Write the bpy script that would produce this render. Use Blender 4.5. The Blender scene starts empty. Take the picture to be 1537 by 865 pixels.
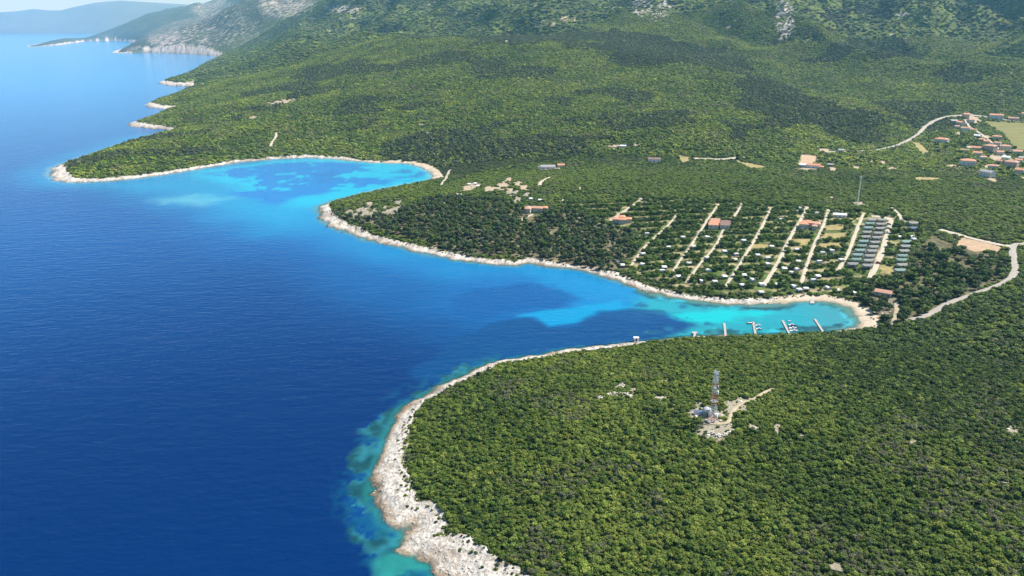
import bpy, bmesh, math, random
import numpy as np
R = math.radians
rng = np.random.default_rng(7)
random.seed(7)
scene = bpy.context.scene
COL = scene.collection

# ------------------------------------------------------------------ camera, sky, sun, exposure
PITCH, F, CX, CY, CAMZ = R(18.28), 1200.0, 768.5, 432.5, 200.0     # F in pixels of a 1537 px wide frame
cam = bpy.data.cameras.new('camera'); cam_o = bpy.data.objects.new('camera', cam); COL.objects.link(cam_o)
cam_o.location = (0, 0, CAMZ); cam_o.rotation_euler = (R(90) - PITCH, 0, 0)
cam.sensor_width = 36.0; cam.lens = 36.0 * F / 1537.0
cam.clip_start = 1.0; cam.clip_end = 90000.0
scene.camera = cam_o
SUN_EL, SUN_AZ = R(50), R(66)          # azimuth clockwise from +Y (the view direction)
w = bpy.data.worlds.new('World'); scene.world = w; w.use_nodes = True
nt = w.node_tree; bg = nt.nodes['Background']
sky = nt.nodes.new('ShaderNodeTexSky'); sky.sky_type = 'NISHITA'; sky.sun_disc = False
sky.sun_elevation = SUN_EL; sky.sun_rotation = SUN_AZ; sky.altitude = 200
sky.air_density = 1.0; sky.dust_density = 0.2; sky.ozone_density = 3.0
tn_ = nt.nodes.new('ShaderNodeMix'); tn_.data_type = 'RGBA'; tn_.blend_type = 'MULTIPLY'; tn_.inputs[0].default_value = 1.0; tn_.inputs[7].default_value = (0.74, 0.90, 1.0, 1)
nt.links.new(sky.outputs[0], tn_.inputs[6]); nt.links.new(tn_.outputs[2], bg.inputs['Color']); bg.inputs['Strength'].default_value = 0.075
sl = bpy.data.lights.new('sun', 'SUN'); sl.energy = 4.8; sl.angle = R(0.5); sl.color = (1.0, 0.95, 0.87)
so = bpy.data.objects.new('sun', sl); COL.objects.link(so)
so.rotation_euler = (-(R(90) - SUN_EL), 0, -SUN_AZ)
vs = scene.view_settings
vs.view_transform = 'Standard'; vs.look = 'None'; vs.exposure = 0.80; vs.gamma = 1.0; vs.use_curve_mapping = False
scene.cycles.volume_bounces = 2
scene.cycles.max_bounces = 6
scene.cycles.transparent_max_bounces = 8

# ------------------------------------------------------------------ helpers: noise, projection
_tab = np.random.default_rng(3).random((8, 512, 512)).astype(np.float32)
def vnoise(x, y, k=0):
    x = np.asarray(x, np.float64); y = np.asarray(y, np.float64)
    xi = np.floor(x); yi = np.floor(y); fx = (x - xi).astype(np.float32); fy = (y - yi).astype(np.float32)
    i = xi.astype(np.int64) % 512; j = yi.astype(np.int64) % 512; i2 = (i + 1) % 512; j2 = (j + 1) % 512
    fx = fx*fx*(3 - 2*fx); fy = fy*fy*(3 - 2*fy); t = _tab[k % 8]
    return (t[i, j]*(1-fx) + t[i2, j]*fx)*(1-fy) + (t[i, j2]*(1-fx) + t[i2, j2]*fx)*fy
def fbm(x, y, L, octv=4, k=0, gain=0.5):
    s = 0; a = 1; tot = 0
    for o in range(octv):
        s = s + a*vnoise(x/L*(2**o) + 17.3*o, y/L*(2**o) - 9.1*o, k+o); tot += a; a *= gain
    return s/tot
def sstep(a, b, x):
    t = np.clip((x - a)/(b - a), 0, 1); return t*t*(3 - 2*t)
CP, SP = math.cos(PITCH), math.sin(PITCH)
def ray(px, py):
    """azimuth (rad, + to the right) and tangent of elevation for a photo pixel"""
    u = np.asarray(px, float) - CX; v = CY - np.asarray(py, float)
    fwd = F*CP + v*SP; up = -F*SP + v*CP
    return np.arctan2(u, fwd), up/np.hypot(u, fwd)
def at_z(px, py, z=0.0):
    a, t = ray(px, py); r = (CAMZ - z)/np.maximum(-t, 1e-4)
    return np.stack([r*np.sin(a), r*np.cos(a)], -1)

# ------------------------------------------------------------------ coast (photo pixels at sea level, width of bare shore in metres)
COAST = [(1000,1080,20),(900,1000,20),(800,940,20),(720,905,20),(680,878,20),(661,865,19),(653,858,19),(645,846,18),(629,844,18),(621,836,17),(605,828,17),(601,811,17),(609,802,17),(619,797,14),
 (617,787,14),(590,791,19),(576,785,20),(570,765,19),(559,751,18),(559,730,17),(566,706,13),(572,690,12),(574,677,12),(582,651,11),(594,632,10),(595,625,10),
 (614,607,9),(638,594,8),(662,579,8),(682,570,8),(700,562,8),(723,552,8),(746,544,8),(776,538,9),(811,533,9),(825,530,8),(857,524,8),(908,519,8),(945,515,7),
 (977,510.5,6),(1017,506.5,5),(1047,504.5,4),(1089,503.5,1.5),(1134,503,1.5),(1185,501,1.5),(1236,499,1.5),(1268,496,3),(1287,491,10),(1290,486,13),(1284,473,13),(1273,462,12),
 (1250,454,11),(1220,451.5,10),(1196,452.5,9),(1173,455,10),(1139,457,9),(1092,456.5,8),(1058,453,8),(1023,448,9),(1000,443.5,9),(972,437.5,9),(940,425,9),(898,412,9),
 (866,404,7),(842,402,8),(819,400,9),(803,397,10),(789,393,6),(775,399.5,9),(750,397,10),(714,394,10),(681,389,10),(649,382,11),(616,376,11),(584,366,10),(551,360,12),
 (527,351,14),(502,341,15),(486,332,16),(478,322,16),(477,312,12),(485,307,9),(502,302,4),(525,296,3),(555,289,3),(598,280,3),(623,275,5),(645,271,8),(653,268,12),(649,260,12),(637,252,12),
 (616,246,11),(597,244.8,10),(565,244.5,8),(539,242.4,8),(504,239,12),(457,236.4,10),(410,239,10),(363,243,10),(307,252,10),(258,260.5,11),(210,267,11),(161,272,12),
 (113,274,15),(88,272,18),(76,262,20),(78,254,18),(88,249,8),(110,241,5),(140,231,4),(180,217,4),(220,206,4),(246,199,4),(256,196.5,8),(252,194.5,14),(230,193.3,22),(205,191,25),(193,189,25),(193,186,15),
 (205,182,5),(226,176,4),(242,169,4),(256,163.5,5),(264,160.5,12),(246,163.5,25),(228,162.5,25),(219,160,25),(218,157,15),(232,151,6),(252,145,6),(268,139.5,8),(280,134.5,15),
 (283,129,25),(262,129.5,30),(244,127,30),(238,124.8,20),(252,119,8),(283,110,8),(307,96,10),(329,84.6,25),(310,83.2,45),(291,81.8,50),(258,80.3,50),(225,79.4,45),(192,80,40),(170,80,40),(167,78.6,40),(186,73,30),
 (200,65,40),(198,62.8,16),(170,61.2,16),(128,62.2,16),(100,66,16),(87,67.8,16),(60,70,16),(42,71,16),(40,69.4,14),(62,66,60),(95,62,50),(118,60.4,40),(138,56,40),(160,53,40),(215,48,40),(300,44,40)]
cp = np.array([(x, y) for x, y, _ in COAST], float)
CW = at_z(cp[:, 0], cp[:, 1]); CWID = np.array([c[2] for c in COAST], float)
CW = np.vstack([CW, [(-2000, 45000), (45000, 45000), (45000, -500), (400, -500)]]); CWID = np.append(CWID, [40, 40, 40, 30])
def seg_sdf(P, poly, wid=None, chunk=60000):
    """signed distance (+ inside) and interpolated width at the nearest edge"""
    A = poly; B = np.roll(poly, -1, 0); d = B - A; L2 = (d**2).sum(1) + 1e-9
    out = np.empty(len(P)); wo = np.empty(len(P)) if wid is not None else None
    for s in range(0, len(P), chunk):
        p = P[s:s+chunk]; rx = p[:, :1] - A[:, 0]; ry = p[:, 1:] - A[:, 1]
        t = np.clip((rx*d[:, 0] + ry*d[:, 1])/L2, 0, 1)
        q = (rx - t*d[:, 0])**2 + (ry - t*d[:, 1])**2
        k = q.argmin(1); ii = np.arange(len(p)); dist = np.sqrt(q[ii, k])
        y1 = A[:, 1]; y2 = B[:, 1]; py = p[:, 1:]
        c = ((y1 > py) != (y2 > py)) & (p[:, :1] < d[:, 0]*(py - y1)/np.where(np.abs(d[:, 1]) < 1e-9, 1e-9, d[:, 1]) + A[:, 0])
        ins = c.sum(1) % 2 == 1
        out[s:s+chunk] = np.where(ins, dist, -dist)
        if wid is not None:
            wo[s:s+chunk] = wid[k]*(1 - t[ii, k]) + np.roll(wid, -1)[k]*t[ii, k]
    return (out, wo) if wid is not None else out
def line_dist(P, pts, chunk=60000):
    A = pts[:-1]; d = pts[1:] - pts[:-1]; L2 = (d**2).sum(1) + 1e-9; out = np.full(len(P), 1e9)
    lo = pts.min(0) - 60; hi = pts.max(0) + 60
    idx = np.nonzero(((P > lo) & (P < hi)).all(1))[0]
    for s in range(0, len(idx), chunk):
        p = P[idx[s:s+chunk]]; rx = p[:, :1] - A[:, 0]; ry = p[:, 1:] - A[:, 1]
        t = np.clip((rx*d[:, 0] + ry*d[:, 1])/L2, 0, 1)
        out[idx[s:s+chunk]] = np.sqrt(((rx - t*d[:, 0])**2 + (ry - t*d[:, 1])**2).min(1))
    return out

# ------------------------------------------------------------------ terrain heights: lofted through curves seen in the photo
AZ0, AZ1, NA = R(-43), R(43), 1000
AZ = np.linspace(AZ0, AZ1, NA)
rows = [60.0]
while rows[-1] < 17500:
    r = rows[-1]; rows.append(r*(1.012 if r < 190 else 1.0026 if r < 640 else 1.0045 if r < 1300 else 1.0065 if r < 4000 else 1.009))
RR = np.array(rows); NR = len(RR)
# each curve: (px, py, 'z', height) or (px, py, 'd', distance)
def curve(pts):
    o = []
    for x, y, m, v in pts:
        a, t = ray(x, y)
        if m == 'z': r = (CAMZ - v)/max(-t, 1e-3); z = v
        else: r = v; z = CAMZ + t*v
        o.append((float(a), r, z))
    return sorted(o)
CURVES = [
 [(0,1000,'z',22),(800,1000,'z',22),(1537,1000,'z',30)],
 [(0,760,'z',26),(600,760,'z',26),(1000,760,'z',30),(1537,760,'z',38)],
 [(0,600,'z',24),(600,610,'z',24),(850,600,'z',30),(1068,625,'z',40),(1250,590,'z',40),(1400,560,'z',44),(1537,530,'z',46)],
 [(0,520,'z',8),(800,535,'z',10),(1000,512,'z',8),(1290,500,'z',9),(1345,490,'z',14),(1440,455,'z',26),(1537,425,'z',36)],
 [(0,440,'z',5),(900,440,'z',5),(1300,452,'z',5),(1345,476,'z',6),(1440,440,'z',9),(1540,408,'z',14)],
 [(0,400,'z',10),(700,370,'z',12),(850,380,'z',12),(1000,400,'z',9),(1100,415,'z',9),(1300,420,'z',10),(1400,410,'z',12),(1537,372,'z',18)],
 [(0,330,'z',16),(520,315,'z',14),(620,300,'z',20),(700,300,'z',24),(830,310,'z',26),(950,315,'z',24),(1100,318,'z',23),(1300,328,'z',24),(1400,335,'z',25),(1537,335,'z',28)],
 [(0,275,'z',12),(560,275,'z',12),(660,272,'z',16),(760,266,'z',24),(900,262,'z',26),(1100,268,'z',26),(1250,275,'z',26),(1537,290,'z',26)],
 [(0,248,'z',12),(160,258,'z',10),(250,245,'z',12),(400,232,'z',10),(560,236,'z',6),(680,248,'z',8),(760,246,'z',14),(900,246,'z',16),(1000,243,'z',17),(1200,250,'z',18),(1400,250,'z',18),(1537,250,'z',18)],
 [(100,240,'z',10),(150,221,'z',14),(205,205,'z',15),(254,194,'z',16),(330,190,'z',28),(420,195,'z',34),(520,205,'z',38),(700,215,'z',34),(900,222,'z',30),(1100,222,'z',30),(1250,222,'z',22),(1380,205,'z',18),(1450,200,'z',18),(1537,195,'z',19)],
 [(203,184,'z',12),(241,163,'z',18),(300,160,'z',40),(400,150,'z',62),(520,150,'z',82),(700,150,'z',92),(900,155,'z',88),(1050,170,'z',70),(1180,185,'z',44),(1300,190,'z',30),(1390,186,'z',22),(1460,178,'z',22),(1537,172,'z',24)],
 [(229,152,'z',12),(273,137,'z',22),(320,130,'z',50),(400,110,'d',2400),(480,90,'d',2200),(560,80,'d',2050),(700,80,'d',1950),(850,90,'d',1850),(1000,105,'d',1750),(1090,125,'d',1680),(1200,152,'d',1600),(1300,172,'d',1560),(1390,182,'d',1540),(1460,172,'d',1600),(1537,160,'d',1680)],
 [(249,120,'z',10),(283,110,'z',22),(329,84,'d',5300),(399,61,'d',4700),(447,38,'d',4100),(500,24,'d',3300),(560,19,'d',2700),(620,15,'d',2500),(690,22,'d',2350),(745,29,'d',2280),(830,38,'d',2150),(920,45,'d',2080),(1010,56,'d',2000),(1080,76,'d',1900),(1130,98,'d',1830),(1200,130,'d',1740),(1300,160,'d',1660),(1390,178,'d',1640),(1460,160,'d',1750),(1537,145,'d',1850)],
 [(250,118,'d',5000),(329,88,'d',5700),(399,66,'d',5200),(447,46,'d',4700),(500,34,'d',3800),(560,32,'d',3100),(620,30,'d',2900),(690,36,'d',2700),(745,42,'d',2620),(830,50,'d',2500),(920,58,'d',2350),(1010,72,'d',2250),(1080,92,'d',2100),(1130,114,'d',2000),(1200,140,'d',1900),(1300,152,'d',1850),(1390,150,'d',1900),(1460,140,'d',1980),(1537,130,'d',2050)],
 [(170,78,'d',7150),(184,71,'d',7300),(198,62,'d',7450),(225,52,'d',7500),(264,40,'d',7500),(305,26,'d',7450),(347,1,'d',7300),(430,-25,'d',6700),(520,-20,'d',4700),(600,-12,'d',3700),(700,0,'d',3300),(800,5,'d',3150),(900,10,'d',2950),(1000,20,'d',2750),(1100,45,'d',2500),(1200,70,'d',2350),(1300,68,'d',2450),(1400,62,'d',2500),(1537,70,'d',2500)],
 [(170,80,'d',7700),(198,66,'d',8400),(264,50,'d',8700),(305,38,'d',8700),(347,20,'d',8600),(430,-60,'d',8000),(600,-70,'d',5200),(800,-60,'d',4400),(1000,-45,'d',3900),(1200,-40,'d',3500),(1400,-35,'d',3400),(1537,-30,'d',3400)],
 [(42,70,'d',9300),(70,60.5,'d',10100),(100,53.5,'d',10900),(125,58.5,'d',12200),(156,46,'d',12900),(190,29,'d',13100),(229,11,'d',13200),(265,5,'d',13200),(305,2,'d',13200),(430,-60,'d',11000),(800,-90,'d',7000),(1537,-90,'d',6000)],
 [(42,70.7,'d',10000),(70,61,'d',11200),(100,54,'d',12000),(125,58.5,'d',13600),(156,46,'d',14800),(190,29,'d',15000),(229,11,'d',15200),(265,5,'d',15300),(305,2,'d',15300),(430,-60,'d',12600),(800,-92,'d',8200),(1537,-92,'d',7000)],
 [(42,70.5,'d',11600),(125,60,'d',15800),(229,40,'d',17800),(305,35,'d',18000),(430,-30,'d',18000),(800,-60,'d',18000),(1537,-60,'d',18000)],
]
KR, KZ = [], []
for c in CURVES:
    c = np.array(curve(c)); KR.append(np.interp(AZ, c[:, 0], c[:, 1])); KZ.append(np.interp(AZ, c[:, 0], c[:, 2]))
KR = np.array(KR); KZ = np.array(KZ)
for i in range(1, len(KR)): KR[i] = np.maximum(KR[i], KR[i-1]*1.004)
LR = np.log(RR)
LOFT = np.empty((NR, NA))
for j in range(NA): LOFT[:, j] = np.interp(LR, np.log(KR[:, j]), KZ[:, j])
def smooth(Z, n, axis):
    for _ in range(2):
        k = np.ones(2*n+1)/(2*n+1); pad = [(0, 0), (0, 0)]; pad[axis] = (n, n)
        c = np.cumsum(np.pad(Z, [(p[0]+1, p[1]) if i == axis else p for i, p in enumerate(pad)], mode='edge'), axis=axis)
        if axis == 0: Z = (c[2*n+1:] - c[:-2*n-1])/(2*n+1)
        else: Z = (c[:, 2*n+1:] - c[:, :-2*n-1])/(2*n+1)
    return Z
LOFT = smooth(smooth(LOFT, 6, 0), 5, 1)
GX = RR[:, None]*np.sin(AZ)[None]; GY = RR[:, None]*np.cos(AZ)[None]
# coast distance on a coarse grid, then interpolated
ci = np.unique(np.append(np.arange(0, NR, 3), NR-1)); cj = np.unique(np.append(np.arange(0, NA, 3), NA-1))
PC = np.stack([GX[np.ix_(ci, cj)].ravel(), GY[np.ix_(ci, cj)].ravel()], 1)
sd, sw = seg_sdf(PC, CW, CWID)
def upsample(a):
    a = a.reshape(len(ci), len(cj)); fi = np.interp(np.arange(NR), ci, np.arange(len(ci))); fj = np.interp(np.arange(NA), cj, np.arange(len(cj)))
    i0 = np.minimum(fi.astype(int), len(ci)-2); j0 = np.minimum(fj.astype(int), len(cj)-2); di = (fi - i0)[:, None]; dj = (fj - j0)[None]
    return (a[i0][:, j0]*(1-di) + a[i0+1][:, j0]*di)*(1-dj) + (a[i0][:, j0+1]*(1-di) + a[i0+1][:, j0+1]*di)*dj
DC = upsample(sd); WD = upsample(sw)
Rg = RR[:, None]*np.ones((1, NA))
jag = np.clip(Rg/350, 1, 6)
DCJ = DC + (fbm(GX, GY, 9, 4, 1, 0.65) - 0.5)*8.5*np.clip(WD/14, 0.25, 1.2)*np.clip(jag, 1, 2.5)      # ragged shoreline
slope = np.interp(RR, [0, 1600, 2400, 4500, 6500, 9000], [0.17, 0.2, 0.38, 0.8, 1.3, 0.8])[:, None]
Lp = np.maximum(LOFT, 2.0)
hill = np.clip((Lp - 20)/120, 0, 1)
relief = (fbm(GX, GY, 420, 5, 2) - 0.5)*2
rid = 1 - 2*np.abs(fbm(GX + 0.35*GY, GY*0.55, 640, 4, 5) - 0.5)*2
rid2 = 1 - 2*np.abs(fbm(GX*0.9 - 0.4*GY, GY*0.6 + 0.2*GX, 300, 3, 2) - 0.5)*2; rmask = np.maximum(sstep(2350, 3000, Rg), sstep(R(10), R(16), AZ)[None]*sstep(1780, 2200, Rg))*(1 - 0.75*sstep(4200, 5500, Rg))
Lp = Lp*(1 + 0.12*hill*relief + (0.60*(rid - 0.62) + 0.30*(rid2 - 0.62))*hill*rmask) + 3.0*(fbm(GX, GY, 90, 3, 4) - 0.5)*np.clip(DC/120, 0, 1)*np.clip((Lp-8)/15, 0, 1)
H = np.where(DCJ > 0, Lp*(1 - np.exp(-np.maximum(DCJ, 0)*slope/Lp)), np.maximum(DCJ*0.35, -6))
BARE = sstep(1.0, -1.0, DC - WD + (fbm(GX, GY, 14, 3, 5) - 0.5)*np.minimum(9, WD))*(DCJ > -6)
SAND = np.zeros_like(H)
for (bx, by, rad) in ((1270, 470, 50), (640, 256, 110)):
    c = at_z(bx, by); SAND = np.maximum(SAND, sstep(rad*1.25, rad*0.8, np.hypot(GX - c[0], GY - c[1])))
rock = BARE*(1 - SAND)*(Rg < 1600)
rn = np.abs(fbm(GX, GY, 5.5, 4, 6) - 0.5)*2
st = fbm(GX, GY, 16, 3, 7)*5; st = np.floor(st) + sstep(0.55, 1, st - np.floor(st))
H = H + rock*np.clip((DCJ + 3)/6, 0, 1)*((0.35 - rn)*1.1 + (st - 2.4)*0.45)

def Hat(P):
    P = np.asarray(P, float).reshape(-1, 2); a = np.arctan2(P[:, 0], P[:, 1]); r = np.hypot(P[:, 0], P[:, 1])
    fj = np.clip((a - AZ0)/(AZ1 - AZ0)*(NA-1), 0, NA-1.001); fi = np.clip(np.interp(np.log(np.maximum(r, 1)), LR, np.arange(NR)), 0, NR-1.001)
    i = fi.astype(int); j = fj.astype(int); di = fi - i; dj = fj - j
    return (H[i, j]*(1-dj) + H[i, j+1]*dj)*(1-di) + (H[i+1, j]*(1-dj) + H[i+1, j+1]*dj)*di
def Gat(G, P):
    P = np.asarray(P, float).reshape(-1, 2); a = np.arctan2(P[:, 0], P[:, 1]); r = np.hypot(P[:, 0], P[:, 1])
    j = np.clip(np.rint((a - AZ0)/(AZ1 - AZ0)*(NA-1)), 0, NA-1).astype(int); i = np.clip(np.rint(np.interp(np.log(np.maximum(r, 1)), LR, np.arange(NR))), 0, NR-1).astype(int)
    return G[i, j]
def ground(px, py):
    """the place on the ground that the photo shows at a pixel"""
    a, t = ray(px, py); fj = np.clip((float(a) - AZ0)/(AZ1 - AZ0)*(NA-1), 0, NA-1.001); j = int(fj); dj = fj - j
    h = np.maximum(H[:, j]*(1-dj) + H[:, j+1]*dj, 0); z = CAMZ + float(t)*RR; k = np.nonzero(z < h)[0]
    if len(k) == 0: r = RR[-1]
    else:
        k = max(k[0], 1); f0 = z[k-1] - h[k-1]; f1 = z[k] - h[k]; r = RR[k-1] + (RR[k] - RR[k-1])*f0/(f0 - f1)
    return np.array([r*math.sin(a), r*math.cos(a)])
def gpoly(pts): return np.array([ground(x, y) for x, y in pts])
def bend(pts, step=4.0):
    """a smooth densified polyline"""
    P = np.asarray(pts, float)
    if len(P) > 2:
        Q = [P[0]]
        for i in range(len(P)-1):
            p0 = P[max(i-1, 0)]; p1 = P[i]; p2 = P[i+1]; p3 = P[min(i+2, len(P)-1)]
            for t in np.linspace(0, 1, 9)[1:]:
                Q.append(0.5*((2*p1) + (p2-p0)*t + (2*p0-5*p1+4*p2-p3)*t*t + (3*p1-p0-3*p2+p3)*t**3))
        P = np.array(Q)
    s = np.append(0, np.cumsum(np.hypot(*np.diff(P, axis=0).T))); n = max(2, int(s[-1]/step)+1); u = np.linspace(0, s[-1], n)
    return np.stack([np.interp(u, s, P[:, 0]), np.interp(u, s, P[:, 1])], 1)

# ------------------------------------------------------------------ materials
def mat(name, color, rough=0.8, metal=0.0, noise=0.0, nscale=1.0, bump=0.0, spec=0.3):
    m = bpy.data.materials.new(name); m.use_nodes = True; t = m.node_tree; b = t.nodes['Principled BSDF']
    b.inputs['Base Color'].default_value = (*color, 1); b.inputs['Roughness'].default_value = rough; b.inputs['Metallic'].default_value = metal
    b.inputs['Specular IOR Level'].default_value = spec
    if noise or bump:
        g = t.nodes.new('ShaderNodeNewGeometry'); n = t.nodes.new('ShaderNodeTexNoise'); n.inputs['Scale'].default_value = nscale; n.inputs['Detail'].default_value = 5
        t.links.new(g.outputs['Position'], n.inputs['Vector'])
        if noise:
            mr = t.nodes.new('ShaderNodeMapRange'); mr.inputs[3].default_value = 1 - noise; mr.inputs[4].default_value = 1 + noise
            mr.inputs[1].default_value = 0.25; mr.inputs[2].default_value = 0.75
            mx = t.nodes.new('ShaderNodeMix'); mx.data_type = 'RGBA'; mx.blend_type = 'MULTIPLY'; mx.inputs[0].default_value = 1
            mx.inputs[6].default_value = (*color, 1); t.links.new(n.outputs['Fac'], mr.inputs[0]); t.links.new(mr.outputs[0], mx.inputs[7]); t.links.new(mx.outputs[2], b.inputs['Base Color'])
        if bump:
            bp = t.nodes.new('ShaderNodeBump'); bp.inputs['Strength'].default_value = bump; bp.inputs['Distance'].default_value = 0.3
            t.links.new(n.outputs['Fac'], bp.inputs['Height']); t.links.new(bp.outputs[0], b.inputs['Normal'])
    return m
def foliage_mat(name, source):
    """leaf material: colour comes with each plant (instance attribute or object colour), varied leaf by leaf"""
    m = bpy.data.materials.new(name); m.use_nodes = True; t = m.node_tree; b = t.nodes['Principled BSDF']
    if source == 'instance':
        c = t.nodes.new('ShaderNodeAttribute'); c.attribute_type = 'INSTANCER'; c.attribute_name = 'tint'; co = c.outputs['Color']
    else:
        c = t.nodes.new('ShaderNodeObjectInfo'); co = c.outputs['Color']
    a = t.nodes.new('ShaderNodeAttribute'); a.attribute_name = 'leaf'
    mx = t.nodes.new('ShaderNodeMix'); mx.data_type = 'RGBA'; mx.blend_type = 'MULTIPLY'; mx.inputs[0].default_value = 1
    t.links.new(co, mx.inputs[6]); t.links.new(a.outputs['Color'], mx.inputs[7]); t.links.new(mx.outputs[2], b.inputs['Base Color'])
    b.inputs['Roughness'].default_value = 0.65; b.inputs['Specular IOR Level'].default_value = 0.25
    tr = t.nodes.new('ShaderNodeBsdfTranslucent'); t.links.new(mx.outputs[2], tr.inputs['Color'])
    ms = t.nodes.new('ShaderNodeMixShader'); ms.inputs[0].default_value = 0.3
    t.links.new(b.outputs[0], ms.inputs[1]); t.links.new(tr.outputs[0], ms.inputs[2]); t.links.new(ms.outputs[0], t.nodes['Material Output'].inputs['Surface'])
    return m
FOL_I = foliage_mat('foliage_mass', 'instance'); FOL_O = foliage_mat('foliage_single', 'object')
M = dict(
 bark=mat('bark', (0.11, 0.085, 0.06), 0.9, noise=0.3, nscale=3), lane=mat('gravel_lane', (0.47, 0.42, 0.33), 0.95, noise=0.14, nscale=0.4, bump=0.2),
 asphalt=mat('old_asphalt', (0.35, 0.325, 0.28), 0.9, noise=0.15, nscale=0.5), dirt=mat('dirt', (0.42, 0.30, 0.19), 0.95, noise=0.25, nscale=0.25),
 dry=mat('dry_grass', (0.30, 0.25, 0.10), 0.95, noise=0.25, nscale=0.2), meadow=mat('meadow', (0.17, 0.17, 0.05), 0.95, noise=0.2, nscale=0.06),
 soil=mat('camp_soil', (0.28, 0.22, 0.125), 0.95, noise=0.25, nscale=0.15), white=mat('white_paint', (0.78, 0.78, 0.76), 0.45, noise=0.06, nscale=1.5),
 cream=mat('cream_render', (0.62, 0.56, 0.46), 0.8, noise=0.08, nscale=0.8), wallw=mat('white_render', (0.72, 0.70, 0.66), 0.8, noise=0.07, nscale=0.8), pinkw=mat('pink_render', (0.60, 0.43, 0.36), 0.8, noise=0.07, nscale=0.8),
 stone=mat('stone_wall', (0.44, 0.40, 0.34), 0.9, noise=0.25, nscale=1.5, bump=0.4), tile=mat('terracotta_tiles', (0.58, 0.27, 0.16), 0.8, noise=0.25, nscale=1.3), tile2=mat('faded_tiles', (0.50, 0.29, 0.205), 0.85, noise=0.22, nscale=1.3),
 tile3=mat('brown_tiles', (0.25, 0.16, 0.13), 0.85, noise=0.2, nscale=1.3), greyroof=mat('grey_roof', (0.33, 0.33, 0.34), 0.6, noise=0.12, nscale=1), whiteroof=mat('pale_roof', (0.66, 0.68, 0.72), 0.5, noise=0.08, nscale=1),
 green=mat('green_roof_sheet', (0.075, 0.165, 0.125), 0.5, noise=0.12, nscale=1), teal=mat('teal_roof_sheet', (0.115, 0.21, 0.185), 0.45, noise=0.12, nscale=1), greysheet=mat('weathered_roof_sheet', (0.165, 0.175, 0.155), 0.55, noise=0.15, nscale=1),
 glass=mat('dark_glass', (0.03, 0.04, 0.05), 0.12, spec=0.6), wood=mat('dark_wood', (0.16, 0.10, 0.06), 0.8, noise=0.2, nscale=2), awning=mat('grey_awning', (0.42, 0.43, 0.45), 0.7),
 concrete=mat('concrete', (0.37, 0.36, 0.34), 0.85, noise=0.15, nscale=0.6), steel=mat('galvanised_steel', (0.46, 0.47, 0.48), 0.5, metal=0.3), red=mat('red_paint', (0.50, 0.09, 0.05), 0.55), dark=mat('dark_rubber', (0.03, 0.03, 0.032), 0.7),
 bluehull=mat('blue_hull', (0.05, 0.13, 0.30), 0.35), whitehull=mat('white_hull', (0.80, 0.80, 0.78), 0.3), redhull=mat('rust_red_hull', (0.36, 0.12, 0.08), 0.5), limestone=mat('limestone', (0.60, 0.56, 0.49), 0.95, noise=0.25, nscale=0.9, bump=0.5),
 carblue=mat('blue_car_paint', (0.08, 0.12, 0.22), 0.3), cargrey=mat('grey_car_paint', (0.30, 0.31, 0.33), 0.3), carwhite=mat('white_car_paint', (0.75, 0.75, 0.75), 0.3), carred=mat('red_car_paint', (0.35, 0.05, 0.04), 0.3),
 solar=mat('dark_panel', (0.10, 0.13, 0.20), 0.3))

# ------------------------------------------------------------------ mesh helpers
class MB:
    """collects boxes, bars, prisms and tubes; build() links ONE mesh object"""
    def __init__(s): s.v = []; s.f = []; s.mi = []
    def add(s, v, f, mi=0):
        o = len(s.v); s.v += [tuple(map(float, p)) for p in v]; s.f += [tuple(i+o for i in q) for q in f]; s.mi += [mi]*len(f); return s
    def box(s, x0, x1, y0, y1, z0, z1, mi=0):
        return s.add([(x0,y0,z0),(x1,y0,z0),(x1,y1,z0),(x0,y1,z0),(x0,y0,z1),(x1,y0,z1),(x1,y1,z1),(x0,y1,z1)], [(0,3,2,1),(4,5,6,7),(0,1,5,4),(1,2,6,5),(2,3,7,6),(3,0,4,7)], mi)
    def bar(s, p, q, w, mi=0, n=4, w2=None):
        p = np.array(p, float); q = np.array(q, float); d = q - p; d /= np.linalg.norm(d) + 1e-9
        a = np.cross(d, (0, 0, 1) if abs(d[2]) < 0.9 else (1, 0, 0)); a /= np.linalg.norm(a); b = np.cross(d, a); w2 = w if w2 is None else w2
        v = []
        for c, ww in ((p, w), (q, w2)):
            for k in range(n):
                t = 2*math.pi*(k+0.5)/n; v.append(c + (a*math.cos(t) + b*math.sin(t))*ww)
        f = [(k, (k+1) % n, n+(k+1) % n, n+k) for k in range(n)] + [tuple(range(n-1, -1, -1)), tuple(range(n, 2*n))]
        return s.add(v, f, mi)
    def mesh(s, name, mats):
        me = bpy.data.meshes.new(name); me.from_pydata(s.v, [], s.f)
        for m in (mats if isinstance(mats, (list, tuple)) else [mats]): me.materials.append(m)
        me.polygons.foreach_set('material_index', s.mi); me.validate(); me.update(); return me
    def build(s, name, mats, parent=None): return link(name, s.mesh(name, mats), parent)
def link(name, data, parent=None):
    o = bpy.data.objects.new(name, data); COL.objects.link(o)
    if parent is not None: o.parent = parent
    return o
def tag(o, label=None, cat=None, group=None, kind=None):
    for k, v in (('label', label), ('category', cat), ('group', group), ('kind', kind)):
        if v: o[k] = v
    return o
def empty(name, loc=(0, 0, 0), rz=0.0):
    o = bpy.data.objects.new(name, None); COL.objects.link(o); o.location = loc; o.rotation_euler = (0, 0, rz); o.empty_display_size = 0.5; return o
def copy_tree(o, parent=None):
    c = o.copy(); COL.objects.link(c)
    if parent is not None: c.parent = parent
    for ch in list(o.children): copy_tree(ch, c)
    return c
def loc3(P, dz=0.0): P = np.asarray(P, float); return (P[0], P[1], float(Hat(P)[0]) + dz)

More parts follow.
